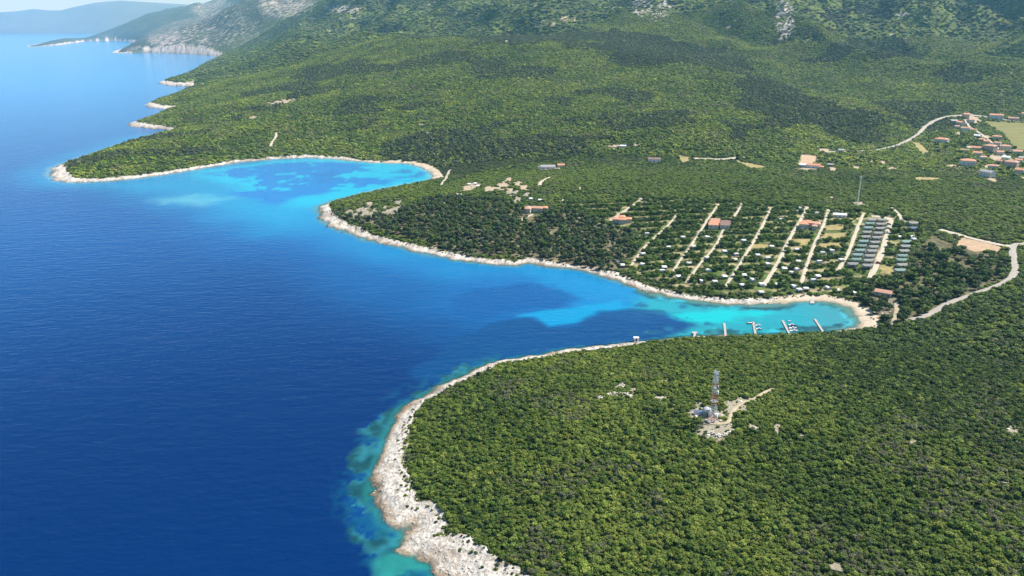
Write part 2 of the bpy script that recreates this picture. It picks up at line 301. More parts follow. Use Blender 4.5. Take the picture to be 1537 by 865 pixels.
def grid_mesh(name, X, Y, Z, keep, attrs):
    nr, na = X.shape; idx = np.arange(nr*na).reshape(nr, na)
    q = np.stack([idx[:-1, :-1], idx[:-1, 1:], idx[1:, 1:], idx[1:, :-1]], -1)[keep].reshape(-1, 4)
    used = np.zeros(nr*na, bool); used[q.ravel()] = True; remap = np.cumsum(used) - 1; q = remap[q]
    co = np.stack([X.ravel()[used], Y.ravel()[used], Z.ravel()[used]], 1).astype(np.float32)
    me = bpy.data.meshes.new(name); me.vertices.add(len(co)); me.vertices.foreach_set('co', co.ravel())
    me.loops.add(q.size); me.loops.foreach_set('vertex_index', q.ravel().astype(np.int32))
    me.polygons.add(len(q)); me.polygons.foreach_set('loop_start', np.arange(0, q.size, 4, dtype=np.int32)); me.polygons.foreach_set('loop_total', np.full(len(q), 4, np.int32))
    for nm, A in attrs.items():
        if A.ndim == 3:
            at = me.color_attributes.new(nm, 'FLOAT_COLOR', 'POINT'); c = np.ones((len(co), 4), np.float32); c[:, :3] = A.reshape(-1, 3)[used]; at.data.foreach_set('color', c.ravel())
        else:
            at = me.attributes.new(nm, 'FLOAT', 'POINT'); at.data.foreach_set('value', A.ravel()[used].astype(np.float32))
    me.update(calc_edges=True); me.polygons.foreach_set('use_smooth', np.ones(len(q), bool)); return me

# ------------------------------------------------------------------ where roads, lanes, clearings and plots lie
LANES = [  # camp lanes, left to right: photo pixels from the shore upwards, width in metres
 ([(947,399.5),(962,377),(980,359),(1002,339),(1018,321)], 2.4), ([(1008,411),(1023,388),(1037,369),(1050,349),(1067,323),(1080,306)], 2.4),
 ([(1030,425),(1048,399.5),(1074,369),(1087,343),(1100,328),(1113,308.5)], 2.3), ([(1089,430),(1108,401),(1126,371),(1142.5,343),(1158.5,312)], 2.6),
 ([(1146,429),(1165.6,398.6),(1186,357),(1200,334),(1212,311)], 3.3), ([(1202.6,427),(1209.5,403),(1223,366),(1235,341),(1244,315)], 2.9),
 ([(1255,410),(1272,382.5),(1283.5,352),(1296,321)], 3.0), ([(1305,418),(1318,392),(1327.5,366),(1338,330)], 4.6)]
EXTRA_LANES = [([(916,332),(936,318),(953,307),(963,298)], 3.4, 'sandy lane behind the red roofed washhouse'), ([(1338,330),(1323,326),(1308,324.5)], 7.0, 'gravel lane along the top of the mobile homes'),
 ([(1092,348),(1120,347),(1142,346)], 2.5, 'narrow cross lane beside the stepped roof washhouse'), ([(1146,346),(1172,346),(1190,348)], 2.5, 'narrow cross lane left of the largest washhouse'),
 ([(800,322),(786,328),(779,334)], 3.5, 'pale track below the orange roofed house'), ([(809,279),(814,272),(826,266)], 5.0, 'pale bare track above the pine grove'),
 ([(1338,312),(1349,322),(1355,331),(1376,335)], 3.5, 'dirt path leading to the grey mobile homes')]
ROADS = [([(1620,352),(1570,360),(1537,366),(1521,370),(1521,387),(1524,405),(1515,419.5),(1496,429),(1471,438),(1443,448),(1422,456.5),(1404,467),(1388,475),(1366,480)], 5.2, 'asphalt_road', 'asphalt'),
 ([(1517,370),(1492,366),(1462,359),(1429,350),(1411,345)], 5.5, 'gravel_road', 'lane'),
 ([(1240,229),(1260,227.5),(1312,225.5),(1346,218.5),(1374,204.6),(1391,189),(1416,177),(1450,173.4),(1482,176),(1545,184)], 6.0, 'village_road', 'asphalt'),
 ([(1040,238),(1062,239),(1086,239.3),(1117,236)], 7.0, 'village_road', 'lane'), ([(1520,241),(1510,236),(1503,228),(1488,214),(1472,201),(1455,190),(1448,180)], 4.0, 'village_road', 'lane'),
 ([(1066,636),(1082,636.5),(1093,634),(1096.5,624),(1103,614),(1114,606),(1130.5,600),(1146.7,590),(1161,584)], 2.1, 'dirt_track', 'dirt2'),
 ([(406,220),(409,213),(414,206),(414.5,199.5)], 4.0, 'dirt_track', 'lane'), ([(1345,452),(1346,464),(1342,480),(1338,488)], 3.0, 'dirt_track', 'dirt2'), ([(662,278),(668,270),(672,262),(676,255)], 4.0, 'dirt_track', 'lane')]
M['dirt2'] = mat('pale_dirt', (0.40, 0.335, 0.225), 0.95, noise=0.2, nscale=0.3)
LINES = []
for pts, wd in LANES: LINES.append((bend(gpoly(pts)), wd))
for pts, wd, _ in EXTRA_LANES: LINES.append((bend(gpoly(pts)), wd))
for pts, wd, _, _ in ROADS: LINES.append((bend(gpoly(pts)), wd))
PLOTS = [  # bare plots: polygon, material, name
 ([(1441,356),(1466,361.7),(1492,367.5),(1504,372),(1499,379),(1462,376.7),(1436,368.6)], 'dirt', 'dirt_lot'),
 ([(1476,181.5),(1545,185),(1545,229),(1526,226),(1513,211),(1503,198.5)], 'meadow', 'meadow'),
 ([(1104,241),(1130,246),(1156,251.5),(1131,253.5),(1112,247)], 'dry', 'field'), ([(1203,232),(1227,234),(1227,246),(1197,249)], 'dirt', 'walled_yard'),
 ([(1017,233),(1034,236),(1034,243),(1024,245)], 'dry', 'field'), ([(1368,213),(1382,215),(1396,230),(1384,232)], 'dry', 'field'), ([(1372,266),(1412,267),(1408,271),(1376,272)], 'dry', 'field'),
 ([(1252,322),(1281,328),(1281,334),(1247,331)], 'dry', 'grass_plot'), ([(1241,338),(1274,339),(1273,344),(1238,346)], 'dry', 'grass_plot'), ([(1237,351),(1273,350),(1270,358),(1233,358)], 'dry', 'grass_plot'),
 ([(1231,364),(1268,364),(1264,372),(1228,370)], 'dry', 'grass_plot'), ([(1193,359),(1218,359),(1214,369),(1191,367)], 'dry', 'grass_plot'), ([(1324,398),(1344,399),(1340,412),(1322,410)], 'dry', 'grass_plot'),
 ([(1331,362),(1350,365),(1346,371),(1329,368)], 'dry', 'grass_plot'), ([(1128,367),(1156,367),(1152,375),(1124,377)], 'dry', 'grass_plot')]
OPEN = [  # clearings in the scrub: bare pale ground and outcrops (px, py, half width, half height)
 (1076,640,23,13),(1048,620,15,7),(1110,612,16,8),(922,592,14,2.6),(943,594,10,2.4),(901,598,5,2.4),(931,580,7,2.2),(950,585,6,3),(991,598,8,3),(1012,610,4,5),(996,573,6,2),(1166,643,4,5),(1203,655,4,4),(1128,642,7,4),(1131,600,7,3),
 (1520,645,7,3),(1368,665,6,3),(1506,724,9,4),(1256,852,9,4),(594,315,6,4),(556,306,4,2),(578,313,3,2),(523,321,5,3),(533,322,4,3),(546,318,10,5),(563,318,6,3),(580,320,7,3),(597,303,4,4),(640,300,3,1.5),
 (700,282,6,4),(712,278,6,3),(735,284,7,3),(755,279,8,5),(768,290,7,4),(778,276,5,3),(762,270,5,3),(786,282,5,3),(775,300,5,3),(790,292,5,2),(688,292,5,2),(705,300,4,2),(600,345,4,2),(650,372,5,2),(740,369,6,3),(795,380,6,3),(820,350,6,3),(680,340,3,2),
 (1288,306,9,3),(1390,320,4,2.5),(1247,297,3,1.5),(870,283,3,2),(1336,452,8,6),(1318,455,8,4),(1330,470,8,8),(1356,420,5,3),(1412,410,5,3),(1458,408,3,5),(1300,468,10,6),
 (381,177,6,2),(424,153,18,3.5),(630,187,5,2),(640,201,4,1.5),(950,88,4,1),(925,220,14,1.5),(824,39,9,2),(855,30,15,2),(760,62,3,1.5),(955,218,5,2),(1095,40,5,3),
 (1236,226,8,3),(1285,252,6,3),(1325,245,6,3),(1310,243,10,2),(1340,253,8,2),(1490,270,12,3),(1430,250,10,3),(1540,268,12,2),(1460,180,9,7),(1480,206,10,3),(1440,200,5,4),(1500,238,14,5),(1484,250,9,3),(1455,222,6,4),(1520,228,8,3),(1212,254,14,3),(1250,255,8,3),(826,254,16,2.5),(982,243,10,2)]
OPENW = []
for x, y, hw, hh in OPEN:
    if 268 < y < 332 and x < 830: hw, hh = hw*1.35, hh*1.5
    if y > 560: hw, hh = hw*1.25, hh*1.5
    c = ground(x, y); e = ground(x + hw, y); f = ground(x, y - hh); g_ = ground(x, y + hh)
    OPENW.append((c[0], c[1], max(np.hypot(*(e - c)), 1.0), max(min(np.hypot(*(f - g_))/2, 6*np.hypot(*(e - c))), 1.0)))
OPENW = np.array(OPENW)
PLOTW = [(gpoly(p), m_, n_) for p, m_, n_ in PLOTS]
def pinside(P, poly):
    P = np.asarray(P).reshape(-1, 2); ok = ((P >= poly.min(0)) & (P <= poly.max(0))).all(1); res = np.zeros(len(P), bool); i = np.nonzero(ok)[0]
    if len(i) == 0: return res
    x = P[i, 0]; y = P[i, 1]; c = np.zeros(len(i), int)
    for k in range(len(poly)):
        x1, y1 = poly[k]; x2, y2 = poly[(k+1) % len(poly)]
        if y1 == y2: continue
        c += ((y1 > y) != (y2 > y)) & (x < (x2-x1)*(y-y1)/(y2-y1) + x1)
    res[i] = c % 2 == 1; return res
def open_mask(P):
    """0 in scrub .. 1 in the middle of a clearing (edges ragged)"""
    P = np.asarray(P).reshape(-1, 2); m = np.zeros(len(P)); n = (fbm(P[:, 0], P[:, 1], 6, 3, 3, 0.7) - 0.5)*2.2
    for cx_, cy_, a_, b_ in OPENW:
        i = np.nonzero((np.abs(P[:, 0]-cx_) < a_*2+b_*2) & (np.abs(P[:, 1]-cy_) < b_*2+a_*2))[0]
        if len(i) == 0: continue
        th = math.atan2(cx_, cy_); dx = P[i, 0]-cx_; dy = P[i, 1]-cy_; u = dx*math.cos(th) - dy*math.sin(th); v = dx*math.sin(th) + dy*math.cos(th)
        m[i] = np.maximum(m[i], sstep(1.15, 0.75, np.hypot(u/a_, v/b_) + n[i]))
    return m
Z = {k: gpoly(v) for k, v in dict(
 pine=[(515,325),(560,322),(600,318),(650,300),(690,296),(760,305),(800,322),(860,318),(915,335),(945,350),(955,378),(940,408),(915,412),(880,402),(840,396),(790,388),(740,384),(690,378),(640,366),(590,352),(550,340)],
 camp=[(915,305),(960,297),(1080,302),(1210,309),(1300,319),(1346,325),(1384,334),(1384,352),(1366,372),(1362,412),(1300,425),(1275,440),(1200,440),(1090,441),(1010,430),(955,412),(945,380),(960,350),(925,335),(850,320),(845,300)],
 grove=[(1268,442),(1290,425),(1340,422),(1375,412),(1380,370),(1400,352),(1440,372),(1500,383),(1515,395),(1505,420),(1470,434),(1420,455),(1385,476),(1340,486),(1318,484),(1310,465),(1290,452)],
 spur=[(830,42),(920,47),(1010,58),(1080,80),(1130,108),(1200,140),(1300,170),(1395,186),(1378,200),(1340,216),(1270,215),(1230,190),(1160,195),(1100,200),(1120,180),(1130,150),(1090,120),(1040,95),(960,88),(900,70)],
 dome=[(560,22),(640,18),(720,28),(830,42),(880,62),(800,60),(720,60),(640,50),(590,40)],
 foot=[(590,225),(620,205),(680,195),(750,190),(800,212),(860,222),(860,240),(780,246),(720,258),(680,262),(650,245)],
 r1=[(1220,25),(1260,0),(1400,0),(1430,12),(1340,20),(1280,30),(1250,48)], r2=[(1205,92),(1260,75),(1300,55),(1350,50),(1380,80),(1370,92),(1320,90),(1260,90)], r3=[(1420,0),(1537,0),(1537,30),(1480,40)],
 r4=[(1500,70),(1537,50),(1537,85),(1510,80)], r5=[(1415,120),(1440,100),(1460,110),(1440,125)], m1=[(890,90),(940,75),(970,90),(930,97)], m2=[(510,190),(560,178),(548,195),(520,197)]).items()}
Z['plain'] = gpoly([(540,296),(640,284),(700,272),(760,262),(900,255),(1100,262),(1250,268),(1400,275),(1545,290),(1545,350),(1400,330),(1300,312),(1100,298),(950,292),(860,285),(800,278),(700,290),(600,305)])
def zin(k, P, jit=1.0, L=60):
    P = np.asarray(P).reshape(-1, 2); j = np.stack([fbm(P[:, 0], P[:, 1], L, 3, 1) - 0.5, fbm(P[:, 0], P[:, 1], L, 3, 5) - 0.5], 1)*L*1.2*jit
    return pinside(P + j, Z[k])
def line_mask(P, pad=0.0):
    m = np.zeros(len(P), bool)
    for pts, wd in LINES: m |= line_dist(P, pts) < wd/2 + pad
    return m

# ------------------------------------------------------------------ ground sheet
def mixc(c, col, m): return c*(1 - m[..., None]) + np.array(col)*m[..., None]
PG = np.stack([GX.ravel(), GY.ravel()], 1)
land = DCJ > -7
near = (Rg < 4500) & land
n1 = fbm(GX, GY, 60, 4, 0); n2 = fbm(GX, GY, 11, 3, 2)
C = np.empty((NR, NA, 3)); C[:] = (0.055, 0.082, 0.020)
C = mixc(C, (0.085, 0.10, 0.03), sstep(0.45, 0.75, n2))
far = sstep(2200, 3200, Rg)
C = mixc(C, (0.125, 0.165, 0.034), far*sstep(0.35, 0.65, n1)); C = mixc(C, (0.050, 0.066, 0.036), sstep(5200, 6500, Rg)*0.75); C = mixc(C, (0.050, 0.068, 0.028), far*sstep(0.56, 0.68, fbm(GX, GY, 170, 4, 3))*0.8)
ii = np.nonzero(near.ravel())[0]; om = np.zeros(NR*NA); om[ii] = open_mask(PG[ii]); om = om.reshape(NR, NA)
C = mixc(C, (0.30, 0.275, 0.20), om*(Rg < 900) ); C = mixc(C, (0.40, 0.33, 0.23), om*(Rg >= 900))
campm = np.zeros(NR*NA); campm[ii] = pinside(PG[ii], Z['camp']); campm = campm.reshape(NR, NA)
C = mixc(C, (0.25, 0.21, 0.115), campm*0.5*sstep(0.40, 0.62, n2)); va_ = ground(1142, 346) - ground(1092, 348); va_ /= np.linalg.norm(va_); vb_ = np.array([-va_[1], va_[0]]); o0 = ground(1089, 432); ROW = 18.0
ph = ((GX - o0[0])*vb_[0] + (GY - o0[1])*vb_[1])/ROW; ph = np.abs(ph - np.rint(ph))
C = mixc(C, (0.085, 0.125, 0.03), campm*np.maximum(sstep(0.36, 0.26, ph), sstep(0.50, 0.38, n2))*0.9); C = mixc(C, (0.34, 0.28, 0.16), campm*sstep(0.28, 0.37, ph)*sstep(0.38, 0.54, n1 + 0.5*(n2 - 0.5))*0.85)
for k, cc in (('pine', (0.20, 0.16, 0.11)), ('grove', (0.17, 0.14, 0.09))):
    mk = np.zeros(NR*NA); mk[ii] = pinside(PG[ii], Z[k]); C = mixc(C, cc, mk.reshape(NR, NA)*0.6)
# limestone showing through on the mountains
a_ = np.arctan2(GX, GY); fw = np.cos(a_)*Rg; up = H - CAMZ; dep = np.maximum(fw*CP - up*SP, 1)
SX = CX + F*Rg*np.sin(a_)/dep; SY = CY - F*(fw*SP + up*CP)/dep; del fw, up, dep
OUT = [(300,42,110,36,0.62),(420,28,110,40,0.5),(980,8,34,26,0.85),(1178,28,16,36,0.9),(1100,30,26,7,0.3),(1370,25,30,10,0.55),(1405,32,35,16,0.35),(1330,48,14,8,0.4),(1390,60,50,18,0.3),(1490,35,16,10,0.35),(1212,55,10,18,0.5),(1500,140,40,25,0.22),(1340,112,40,20,0.2),
 (430,8,48,20,0.8),(480,18,40,14,0.45),(325,15,40,16,0.7),(285,42,40,22,0.55),(250,58,32,16,0.8),(330,55,50,20,0.35),(380,40,60,22,0.4),(270,73,40,7,1.0),(225,74,40,6,0.7),(300,74,25,8,0.8),(515,14,26,7,0.9),(540,25,22,4,0.5),(420,55,30,8,0.35),(240,28,20,12,0.35),(700,10,110,12,0.35),(770,6,60,8,0.35),(880,8,60,16,0.3),(570,10,40,10,0.25),(820,28,30,5,0.5),(530,34,24,8,0.4)]
cen = {}
rockm = np.zeros_like(H)
farm = (Rg > 1500)
for x, y, rx, ry, amt in OUT:
    g0 = ground(x, max(y, 1)); d0 = np.hypot(*g0); pxm = d0/F
    e = np.exp(-((SX - x)/rx)**2 - ((SY - y)/ry)**2)*farm*sstep(40*max(rx, ry)*pxm/5, 22*max(rx, ry)*pxm/5, np.abs(Rg - d0))
    rockm = np.maximum(rockm, amt*sstep(0.08, 0.6, e))
rockm = np.maximum(rockm, 0.34*farm*rmask*sstep(0.5, 0.68, fbm(GX, GY, 260, 3, 1))); rockm = np.maximum(rockm, 0.22*farm*sstep(0.4, 0.9, hill)*sstep(0.48, 0.62, fbm(GX, GY, 500, 3, 6)))
# the bare limestone shore: bone white above, rusty and dark by the water line
lime = np.empty_like(C); lime[:] = (0.55, 0.52, 0.465); cr = np.abs(fbm(GX, GY, 3.2, 4, 2) - 0.5)*2
lime = mixc(lime, (0.36, 0.31, 0.25), sstep(0.62, 0.9, fbm(GX, GY, 22, 3, 1) + 0.25*(0.5 - cr))); lime = mixc(lime, (0.27, 0.24, 0.20), sstep(0.15, 0.02, cr)*0.85*(Rg < 1500)); cr2 = np.abs(fbm(GX*1.7 + GY*0.6, GY - 0.3*GX, 2.1, 3, 5) - 0.5)*2; lime = mixc(lime, (0.20, 0.18, 0.15), sstep(0.13, 0.02, cr2)*0.7*(Rg < 620))
wl = DCJ + (fbm(GX, GY, 10, 3, 4) - 0.5)*7*np.clip(WD/16, 0.2, 1)
lime = mixc(lime, (0.27, 0.20, 0.125), sstep(4.5*np.clip(WD/14, 0.4, 1.4), 0.8, wl)*0.75*(1 - SAND)); lime = mixc(lime, (0.10, 0.085, 0.06), sstep(1.2, -0.6, wl)*0.7*(1 - SAND))
sand = np.empty_like(C); sand[:] = (0.52, 0.44, 0.33); sand = mixc(sand, (0.34, 0.29, 0.21), sstep(3.5, 0.5, wl))
lime = lime*(1 - SAND[..., None]) + sand*SAND[..., None]
C = C*(1 - BARE[..., None]) + lime*BARE[..., None]
sea_bed = sstep(0.5, -2.5, DCJ); C = mixc(C, (0.13, 0.15, 0.10), sea_bed*(1 - 0.6*SAND))
vegm = (1 - np.clip(BARE + om, 0, 1))*land
keep = (np.maximum.reduce([DCJ[:-1, :-1], DCJ[1:, :-1], DCJ[:-1, 1:], DCJ[1:, 1:]]) > -7)
gm = bpy.data.materials.new('ground_cover'); gm.use_nodes = True; t = gm.node_tree; b = t.nodes['Principled BSDF']; b.inputs['Roughness'].default_value = 0.95; b.inputs['Specular IOR Level'].default_value = 0.1
def N(t, typ, **kw):
    n = t.nodes.new(typ)
    for k, v in kw.items(): setattr(n, k, v)
    return n
ca = N(t, 'ShaderNodeAttribute', attribute_name='col'); va = N(t, 'ShaderNodeAttribute', attribute_name='veg'); ge = N(t, 'ShaderNodeNewGeometry')
n_f = N(t, 'ShaderNodeTexNoise'); n_f.inputs['Scale'].default_value = 0.8; n_f.inputs['Detail'].default_value = 6; n_f.inputs['Roughness'].default_value = 0.7
v_c = N(t, 'ShaderNodeTexVoronoi'); v_c.inputs['Scale'].default_value = 0.085; v_c.inputs['Randomness'].default_value = 1.0
n_b = N(t, 'ShaderNodeTexNoise'); n_b.inputs['Scale'].default_value = 0.05; n_b.inputs['Detail'].default_value = 8; n_b.inputs['Roughness'].default_value = 0.72
for n in (n_f, v_c, n_b): t.links.new(ge.outputs['Position'], n.inputs['Vector'])
mr1 = N(t, 'ShaderNodeMapRange'); mr1.inputs[1].default_value = 0.3; mr1.inputs[2].default_value = 0.7; mr1.inputs[3].default_value = 0.78; mr1.inputs[4].default_value = 1.22; t.links.new(n_f.outputs['Fac'], mr1.inputs[0])
mr2 = N(t, 'ShaderNodeMapRange'); mr2.inputs[1].default_value = 0.3; mr2.inputs[2].default_value = 0.7; mr2.inputs[3].default_value = 0.55; mr2.inputs[4].default_value = 1.5; t.links.new(n_b.outputs['Fac'], mr2.inputs[0])
mxv = N(t, 'ShaderNodeMix'); mxv.data_type = 'FLOAT'; mxv.inputs[2].default_value = 1.0; t.links.new(va.outputs['Fac'], mxv.inputs[0]); t.links.new(mr2.outputs[0], mxv.inputs[3])
mul = N(t, 'ShaderNodeMath', operation='MULTIPLY'); t.links.new(mr1.outputs[0], mul.inputs[0]); t.links.new(mxv.outputs[0], mul.inputs[1])
mc = N(t, 'ShaderNodeMix'); mc.data_type = 'RGBA'; mc.blend_type = 'MULTIPLY'; mc.inputs[0].default_value = 1; t.links.new(ca.outputs['Color'], mc.inputs[6]); t.links.new(mul.outputs[0], mc.inputs[7]); 
ra = N(t, 'ShaderNodeAttribute', attribute_name='rock'); n_r = N(t, 'ShaderNodeTexNoise'); n_r.inputs['Scale'].default_value = 0.027; n_r.inputs['Detail'].default_value = 9; n_r.inputs['Roughness'].default_value = 0.74; t.links.new(ge.outputs['Position'], n_r.inputs['Vector'])
m1 = N(t, 'ShaderNodeMath', operation='MULTIPLY_ADD'); m1.inputs[1].default_value = 0.25; t.links.new(ra.outputs['Fac'], m1.inputs[0]); t.links.new(n_r.outputs['Fac'], m1.inputs[2])
mr3 = N(t, 'ShaderNodeMapRange'); mr3.interpolation_type = 'SMOOTHSTEP'; mr3.inputs[1].default_value = 0.66; mr3.inputs[2].default_value = 0.76; t.links.new(m1.outputs[0], mr3.inputs[0])
gt = N(t, 'ShaderNodeMath', operation='GREATER_THAN'); gt.inputs[1].default_value = 0.02; t.links.new(ra.outputs['Fac'], gt.inputs[0]); m2 = N(t, 'ShaderNodeMath', operation='MULTIPLY'); t.links.new(mr3.outputs[0], m2.inputs[0]); t.links.new(gt.outputs[0], m2.inputs[1])
mk_ = N(t, 'ShaderNodeMix'); mk_.data_type = 'RGBA'; t.links.new(m2.outputs[0], mk_.inputs[0]); t.links.new(mc.outputs[2], mk_.inputs[6]); mk_.inputs[7].default_value = (0.46, 0.42, 0.375, 1); t.links.new(mk_.outputs[2], b.inputs['Base Color'])
bv = N(t, 'ShaderNodeMath', operation='MULTIPLY'); t.links.new(v_c.outputs['Distance'], bv.inputs[0]); t.links.new(va.outputs['Fac'], bv.inputs[1])
bp1 = N(t, 'ShaderNodeBump'); bp1.invert = True; bp1.inputs['Strength'].default_value = 0.9; bp1.inputs['Distance'].default_value = 5.0; t.links.new(bv.outputs[0], bp1.inputs['Height'])
bp2 = N(t, 'ShaderNodeBump'); bp2.inputs['Strength'].default_value = 0.6; bp2.inputs['Distance'].default_value = 0.5; t.links.new(n_f.outputs['Fac'], bp2.inputs['Height']); t.links.new(bp1.outputs[0], bp2.inputs['Normal']); t.links.new(bp2.outputs[0], b.inputs['Normal'])
gmesh = grid_mesh('ground', GX, GY, H, keep, {'col': C.astype(np.float32), 'veg': vegm, 'rock': rockm}); gmesh.materials.append(gm)
tag(link('ground', gmesh), kind='structure')

# ------------------------------------------------------------------ sea: a sheet coloured by depth and sea bed, far sky sheen painted in
st_ = 2
wr = list(range(0, NR, st_)); RW = list(RR[wr])
if RW[-1] < RR[-1]: RW.append(RR[-1])
while RW[-1] < 30000: RW.append(RW[-1]*1.03)
RW = np.array(RW); AW = AZ[::2] if (NA-1) % 2 == 0 else np.append(AZ[::2], AZ[-1]); nW, mW = len(RW), len(AW)
WX = RW[:, None]*np.sin(AW)[None]; WY = RW[:, None]*np.cos(AW)[None]; RWg = RW[:, None]*np.ones((1, mW))
PW = np.stack([WX.ravel(), WY.ravel()], 1)
DW = -Gat(DCJ, PW).reshape(nW, mW); DW = np.where(RWg > RR[-1], 9999, DW); DW0 = -Gat(DC, PW).reshape(nW, mW); DW0 = np.where(RWg > RR[-1], 9999, DW0)
def zpoly(pts): p = np.array(pts, float); return at_z(p[:, 0], p[:, 1])
wn1 = fbm(WX, WY, 70, 4, 1) - 0.5; wn2 = fbm(WX, WY, 18, 4, 3, 0.6) - 0.5; wn3 = fbm(WX, WY, 6, 3, 5) - 0.5
def wmask(pts, soft, jit=0.0, n=None):
    p = zpoly(pts); lo = p.min(0) - soft*2 - jit; hi = p.max(0) + soft*2 + jit; m = np.zeros(len(PW)); i = np.nonzero(((PW > lo) & (PW < hi)).all(1))[0]
    s = seg_sdf(PW[i], p) + (jit*2*(n.ravel()[i]) if n is not None else 0); m[i] = sstep(-soft, soft, s); return m.reshape(nW, mW)
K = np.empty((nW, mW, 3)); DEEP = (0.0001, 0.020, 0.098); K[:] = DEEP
K = mixc(K, (0.0002, 0.076, 0.275), sstep(340, 1000, RWg)*0.8); K = mixc(K, (0.001, 0.26, 0.62), sstep(900, 3500, RWg)*0.8)  # paler blue with distance: sky reflection and haze painted into the water colour
K = mixc(K, (0.004, 0.16, 0.42), wmask([(480,298),(700,345),(900,400),(1000,440),(940,475),(860,500),(760,505),(640,460),(520,410),(430,370),(330,330),(300,300)], 90, 30, wn1)*0.50)
K = mixc(K, (0.004, 0.22, 0.42), sstep(75, 5, DW0 + wn1*50)*(RWg > 560)*(RWg < 1700)*0.55)
K = mixc(K, (0.0, 0.33, 0.52), wmask([(90,268),(160,278),(300,258),(400,244),(480,237),(560,243),(660,246),(670,275),(520,300),(470,330),(420,345),(330,330),(240,300)], 60, 30, wn1)*0.55)
K = mixc(K, (0.0, 0.43, 0.56), wmask([(300,256),(420,240),(500,236),(600,243),(660,250),(665,275),(500,305),(460,310),(380,290),(300,270)], 25, 20, wn1)*0.65)
K = mixc(K, (0.17, 0.52, 0.50), wmask([(235,300),(290,293),(340,298),(300,309),(250,307)], 22, 20, wn2)*0.40)
gs = wmask([(330,262),(400,247),(470,243),(545,249),(560,262),(600,272),(560,284),(490,290),(420,298),(370,292),(340,280)], 18, 60, wn1)
K = mixc(K, (0.004, 0.13, 0.42), gs*sstep(-0.02, 0.03, wn1*0.9 + wn2*0.6 + 0.02)*0.85)
for pl in ([(470,262),(500,256),(515,266),(490,272)], [(590,252),(620,256),(635,264),(615,269),(598,262)]): K = mixc(K, (0.006, 0.13, 0.36), wmask(pl, 8, 30, wn2)*0.8)
K = mixc(K, (0.004, 0.20, 0.42), wmask([(790,398),(850,405),(930,425),(1010,450),(1010,475),(960,478),(880,470),(820,440)], 14, 20, wn2)*0.6)
K = mixc(K, (0.0, 0.23, 0.43), wmask([(766,476),(800,467),(860,462),(905,455),(930,450),(945,465),(898,476),(858,488),(823,491),(800,477)], 3, 5, wn2)*0.85)
K = mixc(K, (0.015, 0.275, 0.305), wmask([(960,440),(1060,456),(1180,456),(1290,450),(1296,500),(1100,508),(1000,512),(1040,488),(1000,472),(950,468)], 9, 12, wn2)*0.85)
K = mixc(K, (0.0, 0.42, 0.43), wmask([(1005,474),(1060,466),(1130,466),(1180,470),(1130,478),(1070,486),(1030,484)], 6, 10, wn2)*0.8)
K = mixc(K, (0.05, 0.22, 0.25), wmask([(1200,450),(1300,448),(1300,502),(1230,500),(1215,475)], 18, 8, wn2)*0.6)
grass_c = (0.001, 0.065, 0.22)
K = mixc(K, grass_c, wmask([(690,440),(740,430),(800,425),(850,438),(870,448),(840,462),(800,466),(760,468),(720,480),(680,470)], 6, 9, wn2)*0.8)
K = mixc(K, (0.0008, 0.045, 0.15), wmask([(700,500),(765,478),(795,475),(815,484),(823,491),(858,490),(880,477),(900,465),(950,463),(985,467),(1003,472),(1000,478),(1036,488),(1025,497),(980,506),(900,519),(825,530),(740,545),(650,575),(620,560)], 4, 7, wn2)*0.9)
for x, y, a, b_ in ((1024,461,7,4),(1018,478,7,3),(1033,479,6,3),(962,459,9,3),(990,470,12,4),(1060,487,10,1.6),(1006,493,8,2)):
    K = mixc(K, (0.006, 0.09, 0.19), wmask([(x-a, y), (x, y-b_), (x+a, y), (x, y+b_)], 1.2, 5, wn3)*0.85)
# clear shallows over pale rock along the near shore, broken by dark weed
shal = sstep(11.5, 6, DW0 + wn1*26 + wn2*28)*(RWg < 620)*(WX < 260)*(1 - wmask([(745,600),(745,500),(1010,500),(1010,560)], 6))
weed = sstep(-0.02, 0.035, wn2*0.9 + wn3*0.5 + wn1*0.3 - 0.035*sstep(14, 3, DW0))*sstep(1.5, 6, DW0)
K = mixc(K, (0.014, 0.105, 0.125), shal*(1 - 0.92*weed)*0.92); K = K*(1 + (shal*np.clip(3.2*wn3 + 1.4*wn2, -0.45, 0.6))[..., None]); K = mixc(K, (0.02, 0.21, 0.20), sstep(5, 1, DW0 + wn3*6)*(RWg < 620)*0.45*(1 - weed))
for pl in ([(598,800),(612,790),(616,792),(606,808)], [(560,845),(600,822),(640,848),(655,870),(560,880)]): K = mixc(K, (0.02, 0.22, 0.20), wmask(pl, 3, 6, wn2)*0.7*(1 - 0.6*weed))
K = mixc(K, (0.005, 0.085, 0.15), sstep(30, 16, DW0 + wn2*60)*sstep(0.05, 0.12, wn2)*(RWg < 480)*0.6)
K = mixc(K, (0.10, 0.22, 0.16), sstep(9, 1, DW0 + wn2*10)*(RWg > 560)*(RWg < 1000)*0.7)
K = mixc(K, (0.30, 0.42, 0.36), sstep(14, 0, DW0 + wn2*8)*(RWg >= 1000)*(RWg < 1700)*0.45)
for x, y, a, b_ in ((260,505,50,9),(95,570,45,10)):
    K = mixc(K, (0.035, 0.05, 0.15), wmask([(x-a, y), (x, y-b_), (x+a, y), (x, y+b_)], 30, 20, wn2)*0.22*sstep(0.0, 0.2, wn3))
ALPHA = 1 - 0.85*sstep(3.2, -0.5, DW)
keepw = np.maximum.reduce([DW[:-1, :-1], DW[1:, :-1], DW[:-1, 1:], DW[1:, 1:]]) > -14
sm = bpy.data.materials.new('sea_water'); sm.use_nodes = True; t = sm.node_tree; b = t.nodes['Principled BSDF']
b.inputs['Roughness'].default_value = 0.12; b.inputs['IOR'].default_value = 1.33; b.inputs['Specular IOR Level'].default_value = 0.28
